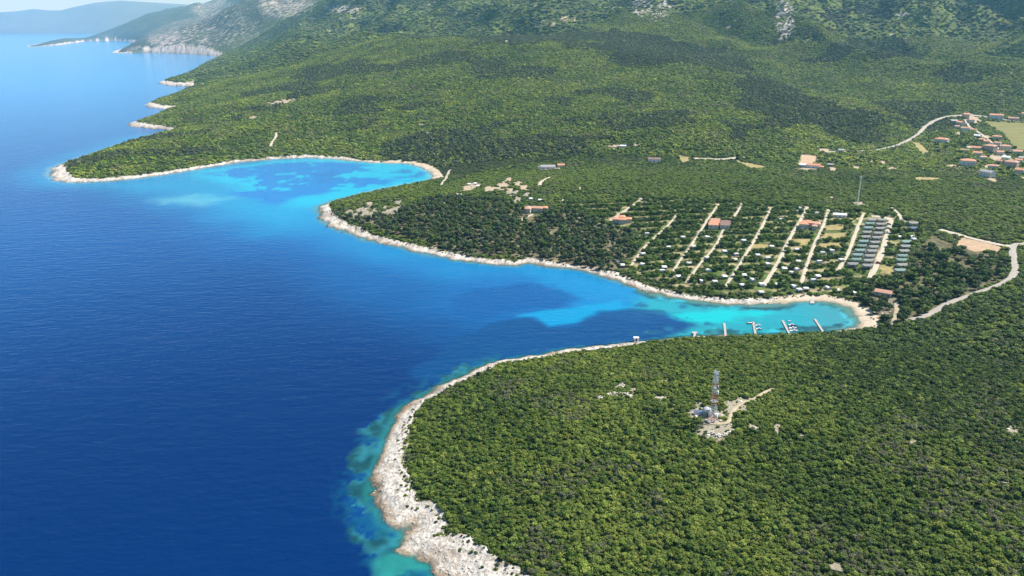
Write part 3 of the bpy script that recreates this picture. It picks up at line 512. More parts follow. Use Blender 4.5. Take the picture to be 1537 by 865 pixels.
ca = N(t, 'ShaderNodeAttribute', attribute_name='col'); aa = N(t, 'ShaderNodeAttribute', attribute_name='cover'); ge = N(t, 'ShaderNodeNewGeometry')
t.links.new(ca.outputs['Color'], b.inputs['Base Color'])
mp = N(t, 'ShaderNodeMapping'); mp.inputs['Rotation'].default_value = (0, 0, R(-24)); mp.inputs['Scale'].default_value = (0.45, 1.0, 1.0); t.links.new(ge.outputs['Position'], mp.inputs['Vector'])
h = None
for sc, amp in ((0.09, 0.7), (0.22, 0.6), (0.6, 0.28)):
    n = N(t, 'ShaderNodeTexNoise'); n.inputs['Scale'].default_value = sc; n.inputs['Detail'].default_value = 2; t.links.new(mp.outputs[0], n.inputs['Vector'])
    m_ = N(t, 'ShaderNodeMath', operation='MULTIPLY'); m_.inputs[1].default_value = amp; t.links.new(n.outputs['Fac'], m_.inputs[0])
    if h is None: h = m_
    else: a2 = N(t, 'ShaderNodeMath', operation='ADD'); t.links.new(h.outputs[0], a2.inputs[0]); t.links.new(m_.outputs[0], a2.inputs[1]); h = a2
bp = N(t, 'ShaderNodeBump'); bp.inputs['Strength'].default_value = 0.62; bp.inputs['Distance'].default_value = 1.0; t.links.new(h.outputs[0], bp.inputs['Height']); t.links.new(bp.outputs[0], b.inputs['Normal'])
tp = N(t, 'ShaderNodeBsdfTransparent'); ms = N(t, 'ShaderNodeMixShader'); t.links.new(aa.outputs['Fac'], ms.inputs[0]); t.links.new(tp.outputs[0], ms.inputs[1]); t.links.new(b.outputs[0], ms.inputs[2]); t.links.new(ms.outputs[0], t.nodes['Material Output'].inputs['Surface'])
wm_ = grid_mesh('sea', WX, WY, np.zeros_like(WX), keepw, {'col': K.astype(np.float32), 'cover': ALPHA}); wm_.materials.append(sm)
tag(link('sea', wm_), kind='structure')

# ------------------------------------------------------------------ far hills across the water, and the air between
hv, hf = [], []
prof = [(-200,22),(0,18.6),(25,17),(51,13.5),(70,15.5),(90,16),(110,11),(144,4),(180,1),(230,4),(300,8),(400,12)]
xs = np.linspace(-200, 400, 90)
for k, (d, fr) in enumerate(((20500, -0.02), (21500, 0.45), (23000, 0.8), (24500, 1.0), (26500, 0.6))):
    for x in xs:
        y = np.interp(x, [p[0] for p in prof], [p[1] for p in prof]); a, tt = ray(x, y); top = CAMZ + 24500*float(tt)
        hv.append((d*math.sin(a), d*math.cos(a), max(top*fr*(1 + 0.25*(fbm(x, k*9.0, 40, 3, k) - 0.5) if fr < 1 else 1), -3)))
for k in range(4):
    for i in range(len(xs)-1): o = k*len(xs)+i; hf.append((o, o+1, o+1+len(xs), o+len(xs)))
me = bpy.data.meshes.new('far_hills'); me.from_pydata(hv, [], hf); me.materials.append(mat('far_scrub', (0.075, 0.095, 0.08), 0.95, noise=0.3, nscale=0.002)); me.polygons.foreach_set('use_smooth', [True]*len(hf))
tag(link('hills', me), kind='structure')
hz = MB(); hz.box(-31000, 31000, -1500, 31000, -9, 900); hm = bpy.data.materials.new('haze_air'); hm.use_nodes = True; t = hm.node_tree; t.nodes.remove(t.nodes['Principled BSDF'])
pv = N(t, 'ShaderNodeVolumePrincipled'); pv.inputs['Color'].default_value = (0.28, 0.68, 1.0, 1); pv.inputs['Absorption Color'].default_value = (1, 1, 1, 1); pv.inputs['Density'].default_value = 4.7e-5; pv.inputs['Anisotropy'].default_value = 0.2
t.links.new(pv.outputs[0], t.nodes['Material Output'].inputs['Volume'])
HAZE = hz.build('haze', hm); HAZE['kind'] = 'stuff'

# ------------------------------------------------------------------ foliage shapes
def ico(sub):
    bm = bmesh.new(); bmesh.ops.create_icosphere(bm, subdivisions=sub, radius=1.0); v = np.array([p.co[:] for p in bm.verts]); f = np.array([[q.index for q in p.verts] for p in bm.faces]); bm.free(); return v, f
ICO1, ICO2 = ico(1), ico(2)
def crown(seed, lobes, leaves, leaf, height=0.9, spread=0.62, lobe_r=(0.34, 0.55), base=0.12, core=ICO1, cone=0.0, inner=0.86, tri=False):
    """a crown about 2 m across: overlapping leafy lobes, ragged with many leaf faces; returns verts, tris, leaf brightness"""
    g = np.random.default_rng(seed); V, Fc, B = [], [], []; n = 0; cs = []
    for i in range(lobes):
        if i == 0: c = np.array([0, 0, height*0.55]); r = lobe_r[1]*1.05
        else:
            a = 2*math.pi*(i/(lobes-1)) + g.uniform(-.5, .5); zz = g.uniform(0.15, 0.85); rr = spread*(g.uniform(0.75, 1.1))*(1 - cone*zz)*math.sqrt(max(0.15, 1 - (zz*0.8)**2))
            c = np.array([rr*math.cos(a), rr*math.sin(a), base + zz*height*0.8]); r = g.uniform(*lobe_r)*(1 - cone*zz*0.5)
        cs.append((c, r))
        v = core[0]*np.array([1, 1, 0.82])*(r*inner); v = v*(1 + 0.22*(g.random(len(v))-0.5)[:, None]) + c
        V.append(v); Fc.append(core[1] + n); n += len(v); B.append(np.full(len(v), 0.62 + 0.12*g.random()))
    L = 0
    C_ = np.array([c for c, r in cs]); R_ = np.array([r for c, r in cs])
    while L < leaves:
        k = g.choice(lobes, p=R_**2/(R_**2).sum()); d = g.normal(size=3); d /= np.linalg.norm(d); d[2] = d[2] if d[2] > -0.35 else -d[2]
        p = C_[k] + d*R_[k]*np.array([1, 1, 0.82])*g.uniform(0.85, 1.08)
        if (np.linalg.norm((p - C_)/np.array([1, 1, 0.82]), axis=1) < R_*0.82).any() or p[2] < 0.02: continue
        nn = d + g.normal(size=3)*0.55 + np.array([0, 0, 0.25]); nn /= np.linalg.norm(nn); a = np.cross(nn, g.normal(size=3)); a /= np.linalg.norm(a); b_ = np.cross(nn, a); s = leaf*g.uniform(0.6, 1.3)
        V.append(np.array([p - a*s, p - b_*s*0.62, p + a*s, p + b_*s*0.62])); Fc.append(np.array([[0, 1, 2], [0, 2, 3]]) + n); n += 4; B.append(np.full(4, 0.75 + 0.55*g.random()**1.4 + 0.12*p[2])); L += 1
    return np.vstack(V), np.vstack(Fc), np.concatenate(B)
def stone(seed, sub=ICO1):
    g = np.random.default_rng(seed); v = sub[0]*(1 + 0.5*(g.random(len(sub[0]))-0.5)[:, None])*np.array([1, 0.8, 0.6]); return v, sub[1], np.full(len(v), 1.0) + 0.2*(g.random(len(v))-0.5)
def foliage_mesh(name, shape, material, trunk=None):
    v, f, b_ = shape; me = bpy.data.meshes.new(name); me.from_pydata(v.tolist(), [], f.tolist()); me.materials.append(material)
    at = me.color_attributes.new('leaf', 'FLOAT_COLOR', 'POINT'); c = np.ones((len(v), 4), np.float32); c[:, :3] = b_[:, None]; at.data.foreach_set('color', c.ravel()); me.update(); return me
def scatter(name, shapes, P, scl, rz, tint, material, zoff=0.0, zs=None):
    """ONE object whose geometry nodes set a leafy shape (carried in its own mesh) on each of its points"""
    n0 = sum(len(s[0]) for s in shapes); NP = len(P); V = np.vstack([s[0] for s in shapes] + [np.column_stack([P, (Hat(P) if zs is None else zs) + zoff])]); fs = []; o = 0
    for s in shapes: fs.append(s[1] + o); o += len(s[0])
    Fq = np.vstack(fs); me = bpy.data.meshes.new(name); me.vertices.add(len(V)); me.vertices.foreach_set('co', V.astype(np.float32).ravel())
    me.loops.add(Fq.size); me.loops.foreach_set('vertex_index', Fq.ravel().astype(np.int32)); me.polygons.add(len(Fq)); me.polygons.foreach_set('loop_start', np.arange(0, Fq.size, 3, dtype=np.int32)); me.polygons.foreach_set('loop_total', np.full(len(Fq), 3, np.int32))
    me.materials.append(material)
    def att(nm, typ, arr, key):
        a = me.attributes.new(nm, typ, 'POINT'); a.data.foreach_set(key, np.ascontiguousarray(arr).ravel())
    src = np.zeros(len(V), np.int32); o = 0
    for k, s in enumerate(shapes): src[o:o+len(s[0])] = k+1; o += len(s[0])
    att('src', 'INT', src, 'value'); var = np.zeros(len(V), np.int32); var[n0:] = np.random.default_rng(NP).integers(0, len(shapes), NP); att('variant', 'INT', var, 'value')
    S = np.ones((len(V), 3), np.float32); S[n0:] = scl; att('size', 'FLOAT_VECTOR', S, 'vector'); Z_ = np.zeros((len(V), 3), np.float32); Z_[n0:, 2] = rz; att('turn', 'FLOAT_VECTOR', Z_, 'vector')
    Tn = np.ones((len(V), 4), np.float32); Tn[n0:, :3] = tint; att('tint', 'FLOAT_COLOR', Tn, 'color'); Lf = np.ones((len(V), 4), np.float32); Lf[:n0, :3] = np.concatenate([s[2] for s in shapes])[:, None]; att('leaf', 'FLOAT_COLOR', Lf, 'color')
    me.update(calc_edges=True)
    ng = bpy.data.node_groups.new(name, 'GeometryNodeTree'); ng.interface.new_socket('Geometry', in_out='INPUT', socket_type='NodeSocketGeometry'); ng.interface.new_socket('Geometry', in_out='OUTPUT', socket_type='NodeSocketGeometry')
    gi = ng.nodes.new('NodeGroupInput'); go = ng.nodes.new('NodeGroupOutput'); jn = ng.nodes.new('GeometryNodeJoinGeometry')
    def named(nm, dt): n = ng.nodes.new('GeometryNodeInputNamedAttribute'); n.data_type = dt; n.inputs['Name'].default_value = nm; return n.outputs['Attribute']
    sa = named('src', 'INT'); vr = named('variant', 'INT'); sz = named('size', 'FLOAT_VECTOR'); tn = named('turn', 'FLOAT_VECTOR')
    def eq(sock, val):
        c = ng.nodes.new('FunctionNodeCompare'); c.data_type = 'INT'; c.operation = 'EQUAL'; ng.links.new(sock, c.inputs[2]); c.inputs[3].default_value = val; return c.outputs[0]
    def sep(val): s = ng.nodes.new('GeometryNodeSeparateGeometry'); s.domain = 'POINT'; ng.links.new(gi.outputs[0], s.inputs[0]); ng.links.new(eq(sa, val), s.inputs[1]); return s.outputs[0]
    pts = sep(0)
    for k in range(len(shapes)):
        ip = ng.nodes.new('GeometryNodeInstanceOnPoints'); ng.links.new(pts, ip.inputs['Points']); ng.links.new(eq(vr, k), ip.inputs['Selection']); ng.links.new(sep(k+1), ip.inputs['Instance']); ng.links.new(tn, ip.inputs['Rotation']); ng.links.new(sz, ip.inputs['Scale']); ng.links.new(ip.outputs[0], jn.inputs[0])
    ng.links.new(jn.outputs[0], go.inputs[0])
    ob = link(name, me); md = ob.modifiers.new('scatter', 'NODES'); md.node_group = ng; ob['kind'] = 'stuff'; return ob
def ring(r0, r1, per_m2, seed):
    g = np.random.default_rng(seed); n = int((r1*r1 - r0*r0)/2*(AZ1 - AZ0)*0.97*per_m2); r = np.sqrt(g.uniform(r0*r0, r1*r1, n)); a = g.uniform(AZ0 + 0.01, AZ1 - 0.01, n)
    P = np.stack([r*np.sin(a), r*np.cos(a)], 1); d = Gat(DC, P) - Gat(WD, P); ok = (d + (fbm(P[:, 0], P[:, 1], 9, 2, 4) - 0.5)*5 > 1.0)
    return P[ok]
def visible(P, h=3.0):
    """drop what lies well behind a crest or outside the picture and its margin"""
    a = np.arctan2(P[:, 0], P[:, 1]); r = np.hypot(P[:, 0], P[:, 1]); z = Hat(P) + h; fw = np.cos(a)*r; up = z - CAMZ; dep = fw*CP - up*SP; sx = F*r*np.sin(a)/dep; sy = F*(fw*SP + up*CP)/dep
    return (np.abs(sx) < CX*1.12) & (sy > -CY*1.12) & (sy < CY*1.10)
PALE, MID, DARK, GREY, LIME_, PINE = map(np.array, ((0.185, 0.245, 0.040), (0.105, 0.170, 0.024), (0.052, 0.094, 0.018), (0.150, 0.165, 0.080), (0.245, 0.300, 0.052), (0.070, 0.092, 0.036)))
DARK_SCRUB = gpoly([(1300,500),(1345,490),(1420,462),(1537,425),(1640,420),(1640,720),(1540,720),(1440,690),(1330,640),(1240,560)])  # zone where many of the bushes take darker tints
def maquis_tint(P, seed):
    g = np.random.default_rng(seed); n = len(P); u = g.random(n); z = fbm(P[:, 0], P[:, 1], 45, 3, 2); z2 = fbm(P[:, 0], P[:, 1], 180, 3, 6)
    k = u + (z - 0.5)*0.9 + (z2 - 0.5)*0.7; T = np.empty((n, 3)); T[:] = MID
    T[k < 0.17] = DARK; T[k > 0.62] = PALE; T[k > 0.98] = LIME_; gz = (fbm(P[:, 0], P[:, 1], 28, 3, 7) > 0.62) & (g.random(n) < 0.4); T[gz] = GREY
    ok_ = pinside(P + np.stack([fbm(P[:, 0], P[:, 1], 50, 2, 1) - 0.5, fbm(P[:, 0], P[:, 1], 50, 2, 4) - 0.5], 1)*90, DARK_SCRUB); oi = np.nonzero(ok_)[0]; sw_ = g.random(len(oi)) < 0.55; T[oi[sw_]] = np.where(g.random((sw_.sum(), 1)) < 0.7, DARK, MID*0.75)
    T = T*(1 + (g.random((n, 1)) - 0.5)*0.35)*(1 + (g.random((n, 3)) - 0.5)*0.12); return T
def cover(P, pad=1.0, om_lim=0.35):
    return ~(line_mask(P, pad) | (open_mask(P) > om_lim) | np.any([pinside(P, pw) for pw, _, _ in PLOTW], axis=0))
BUSH = [crown(s, 5 + s % 3, 120, 0.17, height=(0.75, 0.95, 1.15)[s % 3], spread=(0.55, 0.7, 0.62)[s % 3]) for s in (1, 2, 3, 4, 5, 6, 7)]
BUSHF = [crown(s, 5, 46, 0.25, height=0.9) for s in (11, 12, 13, 14)]
BUSHD = [crown(s, 4, 16, 0.34, height=0.8) for s in (21, 22, 23)]
PINES = [crown(s, 9, 150, 0.17, height=1.55, spread=0.55, lobe_r=(0.28, 0.46), base=0.55, cone=0.35) for s in (31, 32, 33, 34)]
BROAD = [crown(s, 8, 150, 0.16, height=1.15, spread=0.6, lobe_r=(0.32, 0.5), base=0.35) for s in (41, 42, 43, 44)]
def sizes(n, lo, hi, seed, hz=(0.8, 1.2)):
    g = np.random.default_rng(seed); s = lo + (hi - lo)*g.random(n)**1.6; return np.stack([s*g.uniform(0.85, 1.15, n), s*g.uniform(0.85, 1.15, n), s*g.uniform(*hz, n)], 1)
BLD = []      # footprints to keep clear: (x, y, radius), filled below before the scatter runs
def off_buildings(P):
    ok = np.ones(len(P), bool)
    for x, y, r in BLD: ok &= (P[:, 0]-x)**2 + (P[:, 1]-y)**2 > r*r
    return ok

# ------------------------------------------------------------------ roads, lanes and plots laid on the ground
def ribbon(name, pts, width, m, lift, label=None, seed=0):
    P = bend(pts, 2.0); d = np.gradient(P, axis=0); d /= np.linalg.norm(d, axis=1)[:, None] + 1e-9; nrm = np.stack([d[:, 1], -d[:, 0]], 1); cols = 5; V, Fq = [], []
    wj = 1 + 0.28*(fbm(P[:, 0]+seed*31, P[:, 1], 9, 2, 2) - 0.5)*2
    for c in range(cols):
        u = (c/(cols-1) - 0.5); Q = P + nrm*(u*width*wj)[:, None]; V.append(np.column_stack([Q, Hat(Q) + lift + 0.18*(1 - (2*u)**2)]))
    n = len(P); V = np.vstack(V)
    for c in range(cols-1):
        for i in range(n-1): Fq.append((c*n+i, (c+1)*n+i, (c+1)*n+i+1, c*n+i+1))
    me = bpy.data.meshes.new(name); me.from_pydata(V.tolist(), [], [q[::-1] for q in Fq]); me.materials.append(m); me.polygons.foreach_set('use_smooth', [True]*len(Fq)); o = link(name, me); tag(o, label, None, None, 'structure'); return o
for k, (pts, wd) in enumerate(LANES): ribbon('camp_lane', gpoly(pts), wd, M['lane'], 0.12 + 0.005*k, seed=k)
for k, (pts, wd, lb) in enumerate(EXTRA_LANES): ribbon('camp_lane', gpoly(pts), wd, M['lane'], 0.17 + 0.005*k, seed=k+20)
for k, (pts, wd, nm, m_) in enumerate(ROADS): ribbon(nm, gpoly(pts), wd, M[m_], 0.22 + 0.006*k, seed=k+40)
for k, (pw, m_, nm) in enumerate(PLOTW):
    lo, hi = pw.min(0), pw.max(0); stp = max(1.5, (hi-lo).max()/40); nx, ny = int((hi[0]-lo[0])/stp)+2, int((hi[1]-lo[1])/stp)+2
    Q = np.stack(np.meshgrid(lo[0] + np.arange(nx)*stp, lo[1] + np.arange(ny)*stp, indexing='ij'), -1).reshape(-1, 2); jt = np.stack([fbm(Q[:, 0], Q[:, 1], 12, 2, 1)-0.5, fbm(Q[:, 0], Q[:, 1], 12, 2, 4)-0.5], 1)*6
    ins = pinside(Q + jt, pw).reshape(nx, ny); zz = Hat(Q) + 0.07 + 0.003*k; fs = []
    for i in range(nx-1):
        for j in range(ny-1):
            if ins[i, j] or ins[i+1, j+1]: fs.append((i*ny+j, (i+1)*ny+j, (i+1)*ny+j+1, i*ny+j+1))
    me = bpy.data.meshes.new(nm); me.from_pydata(np.column_stack([Q, zz]).tolist(), [], fs); me.materials.append(M[m_]); tag(link(nm, me), kind='structure')

# ------------------------------------------------------------------ houses
def gable(mb, x0, x1, y0, y1, z0, z1, rise, ov=0.4, th=0.16, mi=0):
    """two roof slabs over a ridge along x"""
    ym = (y0+y1)/2
    for ya, yb in ((y0-ov, ym), (y1+ov, ym)):
        sl = rise/((y1-y0)/2); za = z1 - ov*sl; zb = z1 + rise
        a = [(x0-ov, ya, za), (x1+ov, ya, za), (x1+ov, yb, zb), (x0-ov, yb, zb)]; b_ = [(p[0], p[1], p[2]+th) for p in a]
        f = [(0,3,2,1),(4,5,6,7),(0,1,5,4),(1,2,6,5),(2,3,7,6),(3,0,4,7)]; mb.add(a + b_, f if ya < yb else [q[::-1] for q in f], mi)
def hip(mb, x0, x1, y0, y1, z1, rise, ov=0.45, th=0.15, mi=0):
    X0, X1, Y0, Y1 = x0-ov, x1+ov, y0-ov, y1+ov; L, W = X1-X0, Y1-Y0; q = min(L, W)/2
    if L >= W: r0, r1 = (X0+q*0.98, (Y0+Y1)/2, z1+rise), (X1-q*0.98, (Y0+Y1)/2, z1+rise)
    else: r0, r1 = ((X0+X1)/2, Y0+q*0.98, z1+rise), ((X0+X1)/2, Y1-q*0.98, z1+rise)
    v = [(X0,Y0,z1-.1),(X1,Y0,z1-.1),(X1,Y1,z1-.1),(X0,Y1,z1-.1),(X0,Y0,z1+th),(X1,Y0,z1+th),(X1,Y1,z1+th),(X0,Y1,z1+th), r0, r1]
    f = [(0,3,2,1),(0,1,5,4),(1,2,6,5),(2,3,7,6),(3,0,4,7)]
    f += [(4,5,9,8),(5,6,9),(6,7,8,9),(7,4,8)] if L >= W else [(4,5,8),(5,6,9,8),(6,7,9),(7,4,8,9)]
    mb.add(v, f, mi)
def window_mesh(w_=0.95, h_=1.25):
    m = MB(); m.box(-w_/2-.08, w_/2+.08, -.10, 0, -.08, h_+.08, 0); return m.mesh('window', M['white'])
def pane_mesh(w_=0.95, h_=1.25):
    m = MB(); m.box(-w_/2, w_/2, -.13, -.08, 0, h_, 0); m.box(-.03, .03, -.14, -.132, 0, h_, 1); return m.mesh('pane', [M['glass'], M['white']])
WINM, PANM = window_mesh(), pane_mesh()
def windows(root, pts):
    for x, y, z, a in pts:
        o = link('window', WINM, root); o.location = (x, y, z); o.rotation_euler = (0, 0, a); p = link('pane', PANM, o)
def house(px, py, w_, l_, h_, wall, roof, label, rot=0.0, rise=None, hipped=False, name='house', cat='house', chimney=True, wing=None, nwin=3, group=None, extra=None):
    P = ground(px, py); az = math.atan2(P[0], P[1]); z = float(np.min(Hat(P + np.array([(0,0),(w_/2,0),(-w_/2,0),(0,l_/2),(0,-l_/2)]))))
    e = empty(name, (P[0], P[1], z), -az + R(rot)); tag(e, label, cat, group); BLD.append((P[0], P[1], max(w_, l_)*0.58 + 1.5)); rise = l_*0.2 if rise is None else rise
    wb = MB(); wb.box(-w_/2, w_/2, -l_/2, l_/2, -1.5, h_)
    if not hipped:
        for x in (-w_/2, w_/2):
            s = 0.0; wb.add([(x, -l_/2, h_), (x, l_/2, h_), (x, 0, h_+rise)], [(0,1,2) if x > 0 else (0,2,1)])
    rb = MB()
    if hipped: hip(rb, -w_/2, w_/2, -l_/2, l_/2, h_, rise)
    else: gable(rb, -w_/2, w_/2, -l_/2, l_/2, h_, h_, rise)
    if wing:
        wx, wy, ww, wl, wh = wing; wb.box(wx-ww/2, wx+ww/2, wy-wl/2, wy+wl/2, -1.5, wh); hip(rb, wx-ww/2, wx+ww/2, wy-wl/2, wy+wl/2, wh, min(ww, wl)*0.2)
    wb.build('wall', M[wall], e); ro = rb.build('roof', M[roof], e)
    if chimney:
        c = MB(); c.box(w_*0.2, w_*0.2+.7, -.35, .35, h_, h_+rise+1.1); c.box(w_*0.2-.1, w_*0.2+.8, -.45, .45, h_+rise+1.1, h_+rise+1.25); c.build('chimney', M['cream'], ro)
    pts = []; nst = max(1, int(h_/2.7))
    for s in range(nst):
        for i in range(nwin):
            x = -w_/2 + w_*(i+0.5)/nwin
            if not (s == 0 and i == nwin//2): pts.append((x, -l_/2, 0.9 + s*2.8, 0))
        for i in range(2):
            y = -l_/2 + l_*(i+0.5)/2; pts.append((w_/2, y, 0.9 + s*2.8, R(90))); pts.append((-w_/2, y, 0.9 + s*2.8, R(-90)))
    if name != 'shed': windows(e, pts)
    d = MB(); x = -w_/2 + w_*(nwin//2+0.5)/nwin; d.box(x-.55, x+.55, -l_/2-.09, -l_/2-.002, -.2, 2.1); dd = d.build('door', M['wood'], e)
    if extra: extra(e)
    return e
village = [
 (1495,178,23,9,6.0,'wallw','tile','long two storey house with bright orange roof above the meadow',4,False,None),
 (1521,180,17,7,3.2,'pinkw','tile2','long low reddish house on the road at the meadow top',2,False,None),
 (1538,176,12,9,6.2,'cream','tile','orange roofed house cut by the right edge of the photo',0,False,None),
 (1449,177,10,9,6.4,'pinkw','tile','tall pink house with orange roof at the head of the village road',20,False,None),
 (1441,189,12,9,5.5,'cream','tile','steep orange roofed house below the tall pink house',-40,False,None),
 (1449,197,14,8,4.5,'wallw','tile2','pale house with salmon roof and white front at the village bend',-10,False,None),
 (1431,184,11,8,3.5,'stone','greyroof','grey roofed stone house on the left end of the village',25,False,None),
 (1466,207,9,7,3.2,'wallw','whiteroof','small white flat house behind the low round orange roof',5,False,None),
 (1473,213,9,8,3.4,'cream','tile2','low house with rounded orange roof in the middle of the village',0,True,None),
 (1496,209,13,8,3.6,'cream','tile','detached cream house with flat orange roof beside the meadow hedge',0,True,None),
 (1413,214,19,11,4.5,'wallw','tile','white house with broad orange hipped roof alone left of the village',-15,True,(-8,-1,5,6,3)),
 (1465,226,12,8,3.6,'cream','tile','orange roofed house directly above its twin in the lower village',0,False,None),
 (1467,234,11,8,3.8,'wallw','tile','orange roofed house with white terrace under its twin',0,False,None),
 (1485,227,16,12,6.5,'pinkw','tile2','largest pink house with red roof in the lower village',-25,True,(-6,-6,6,6,4)),
 (1508,226,14,9,5.5,'cream','tile2','salmon roofed house right of the largest pink house',12,True,None),
 (1526,231,12,8,3.2,'cream','tile2','low salmon roofed house near the right edge below the meadow',15,False,None),
 (1447,229,12,8,3.2,'stone','dry','low house with tan earth coloured roof left of the orange twins',0,False,None),
 (1452,249,17,11,5.8,'wallw','tile','white two storey house with orange roof standing in trees below the village',10,True,(5,-5,5,4,4)),
 (1490,254,12,8,3.8,'cream','tile2','small cream house with faded roof above the bluish white house',0,True,None),
 (1481,266,14,9,5.5,'wallw','greyroof','bluish white house with grey roof lowest in the village',-30,False,None),
 (1517,252,15,11,6.5,'pinkw','tile2','pink house with wide salmon roof lower right of the village',-12,True,None),
 (1510,240,10,8,3.0,'wallw','whiteroof','white flat patio house above the lower pink house',-15,False,None),
 (1457,184,9,7,4.5,'wallw','tile2','white gabled house right of the tall pink house',30,False,None),(1436,193,8,6,3.5,'cream','tile2','small faded roof house left of the salmon roofed village bend',15,False,None),
 (1462,198,8,6,3.2,'wallw','tile','little orange roof right of the village bend',-20,False,None),(1480,216,8,7,3.6,'cream','tile','small orange house just above the largest pink house',10,False,None),
 (1497,219,9,7,4.0,'wallw','tile2','white walled house between the pink house and the meadow hedge',-8,False,None),(1500,233,9,7,4.0,'cream','tile','orange roof just right below the largest pink house',20,False,None),
 (1528,246,9,7,4.5,'wallw','tile','white house with orange roof right of the lower pink house',0,False,None),(1500,246,8,6,3.4,'cream','tile2','small salmon roof left of the lower pink house',-25,False,None),
 (1474,240,8,6,3.4,'wallw','tile2','little white house below the orange twins',35,False,None),(1530,262,10,8,5.0,'cream','tile','orange house at the lower right edge of the village',-10,False,None),
 (1535,241,10,7,3.2,'stone','greyroof','small grey house at the right edge below the meadow corner',0,False,None)]
for px, py, w_, l_, h_, wl_, rf, lb, rt, hp, wg in village:
    w_ *= 1.02; l_ *= 1.1; h_ *= 1.3
    house(px, py, w_, l_, h_, wl_, rf, lb, rt, None, hp, wing=wg, group='village houses', chimney=h_ > 4)
house(1221,252,16,9,4.0,'wallw','tile','farmhouse with orange roof at the foot of the walled brown yard',-4, wing=(9,-3,7,6,2.8), name='farmhouse')
house(1205,251,9,7,3.5,'wallw','whiteroof','white farm shed left of the orange roofed farmhouse',0,chimney=False,name='farm_shed',cat='shed')
house(1246,250,7,5,3.0,'stone','greyroof','grey hut among trees right of the farmhouse',0,chimney=False,name='farm_shed',cat='shed')
house(822,253,20,9,3.6,'wallw','greyroof','long grey roofed building in the scrub behind the pine promontory',4,chimney=False,name='farm_building',cat='building', wing=(-10,-1,5,6,2.8))
house(842,251,9,7,3.4,'cream','tile','small orange roofed hut right of the long grey roofed building',0,chimney=False)
house(982,242,17,8,3.6,'wallw','tile3','long white building with brown roof alone at the foot of the hill',0,chimney=False,name='farm_building',cat='building')
house(1262,228,8,7,3.0,'stone','greyroof','small grey stone hut where the village road enters the pine slope',10,chimney=False,name='stone_hut',cat='hut')
house(1326,443,12,7,3.2,'cream','tile2','reddish roofed beach restaurant among dark trees behind the bay',-8,chimney=False,name='restaurant',cat='restaurant')
house(935,221,9,6,2.8,'wallw','whiteroof','tiny white hut on the hill foot above the brown roofed building',0,chimney=False,name='hut',cat='hut')
# the walled yard behind the farmhouse
yw = gpoly([(1203,232),(1227,234),(1227,246),(1197,249)]); mb = MB()
for i in range(4):
    a, b_ = yw[i], yw[(i+1) % 4]; n_ = int(np.hypot(*(b_-a))/1.5)+1
    for k in range(n_):
        p = a + (b_-a)*k/n_; q = a + (b_-a)*(k+1)/n_; mb.bar((p[0], p[1], float(Hat(p)[0])+0.5), (q[0], q[1], float(Hat(q)[0])+0.5), 0.55)
tag(mb.build('yard_wall', M['stone']), 'low stone wall round the brown farmyard', 'wall')

# ------------------------------------------------------------------ camp wash houses: clusters of hipped roofs
def cluster(px, py, blocks, label, rot=0.0):
    blocks = [(x*1.2, y*1.2, w_*1.2, l_*1.2, h_*1.15, rf, kd) for x, y, w_, l_, h_, rf, kd in blocks]
    P = ground(px, py); az = math.atan2(P[0], P[1]); z = float(Hat(P)[0]); e = empty('wash_house', (P[0], P[1], z), -az + R(rot)); tag(e, label, 'building'); BLD.append((P[0], P[1], 11.5)); BLD.append((P[0]*0.985, P[1]*0.985, 10.0))
    for x, y, w_, l_, h_, rf, kind in blocks:
        mb = MB(); mb.box(x-w_/2, x+w_/2, y-l_/2, y+l_/2, -1.2, h_); mb.build('wall', M['cream'], e); rb = MB()
        if kind == 'hip': hip(rb, x-w_/2, x+w_/2, y-l_/2, y+l_/2, h_, min(w_, l_)*0.23)
        else:
            gable(rb, x-w_/2, x+w_/2, y-l_/2, y+l_/2, h_, h_, l_*0.2)
        rb.build('roof', M[rf], e); windows(e, [(x-w_*0.25, y-l_/2, 1.0, 0), (x+w_*0.25, y-l_/2, 1.0, 0)])
    return e
cluster(1215,341,[(-4.6,-1.5,6.5,7,3.2,'tile','hip'),(-1.8,4.8,6.5,6,3.4,'tile','hip'),(4.8,1.8,6.5,7,3.2,'tile2','hip'),(3.2,-4.6,3.4,4.4,2.6,'tile2','hip'),(0.4,0.4,5,5,3.9,'tile','hip')],'orange roofed wash house of five hipped roofs between the two widest lanes',6)
cluster(1078,340,[(-4.4,-5.0,7.5,5.2,3.0,'tile','gable'),(-3.2,0.6,7.5,5.2,3.6,'tile','gable'),(-2.0,6.2,7.0,5.0,4.2,'tile2','gable'),(4.6,-4.0,7.0,6,3.0,'tile3','gable'),(5.4,2.8,7.0,6,3.4,'tile3','gable')],'wash house with three stepped orange roofs and brown roofs on its right',6)
cluster(933,333,[(-4.6,-1.6,6,6,3.0,'tile','hip'),(0.6,-3.6,6,5,3.2,'tile','hip'),(5.2,0.2,5.5,5.5,3.0,'tile','hip'),(-0.2,3.2,6,6,3.7,'tile','hip')],'small orange roofed wash house at the edge of the pine grove',0)
cluster(803,317,[(-5.5,-2.5,6,9,3.2,'tile2','hip'),(1.5,0.5,11,6,3.2,'tile2','hip'),(8.0,1.5,5,5,3.6,'tile','hip')],'long salmon roofed building above the middle of the pine grove',-14)
house(1260,326,12,6,3.0,'wallw','whiteroof','white open fronted shelter at the top of the yellow grass plots',8,chimney=False,name='camp_shelter',cat='shelter')

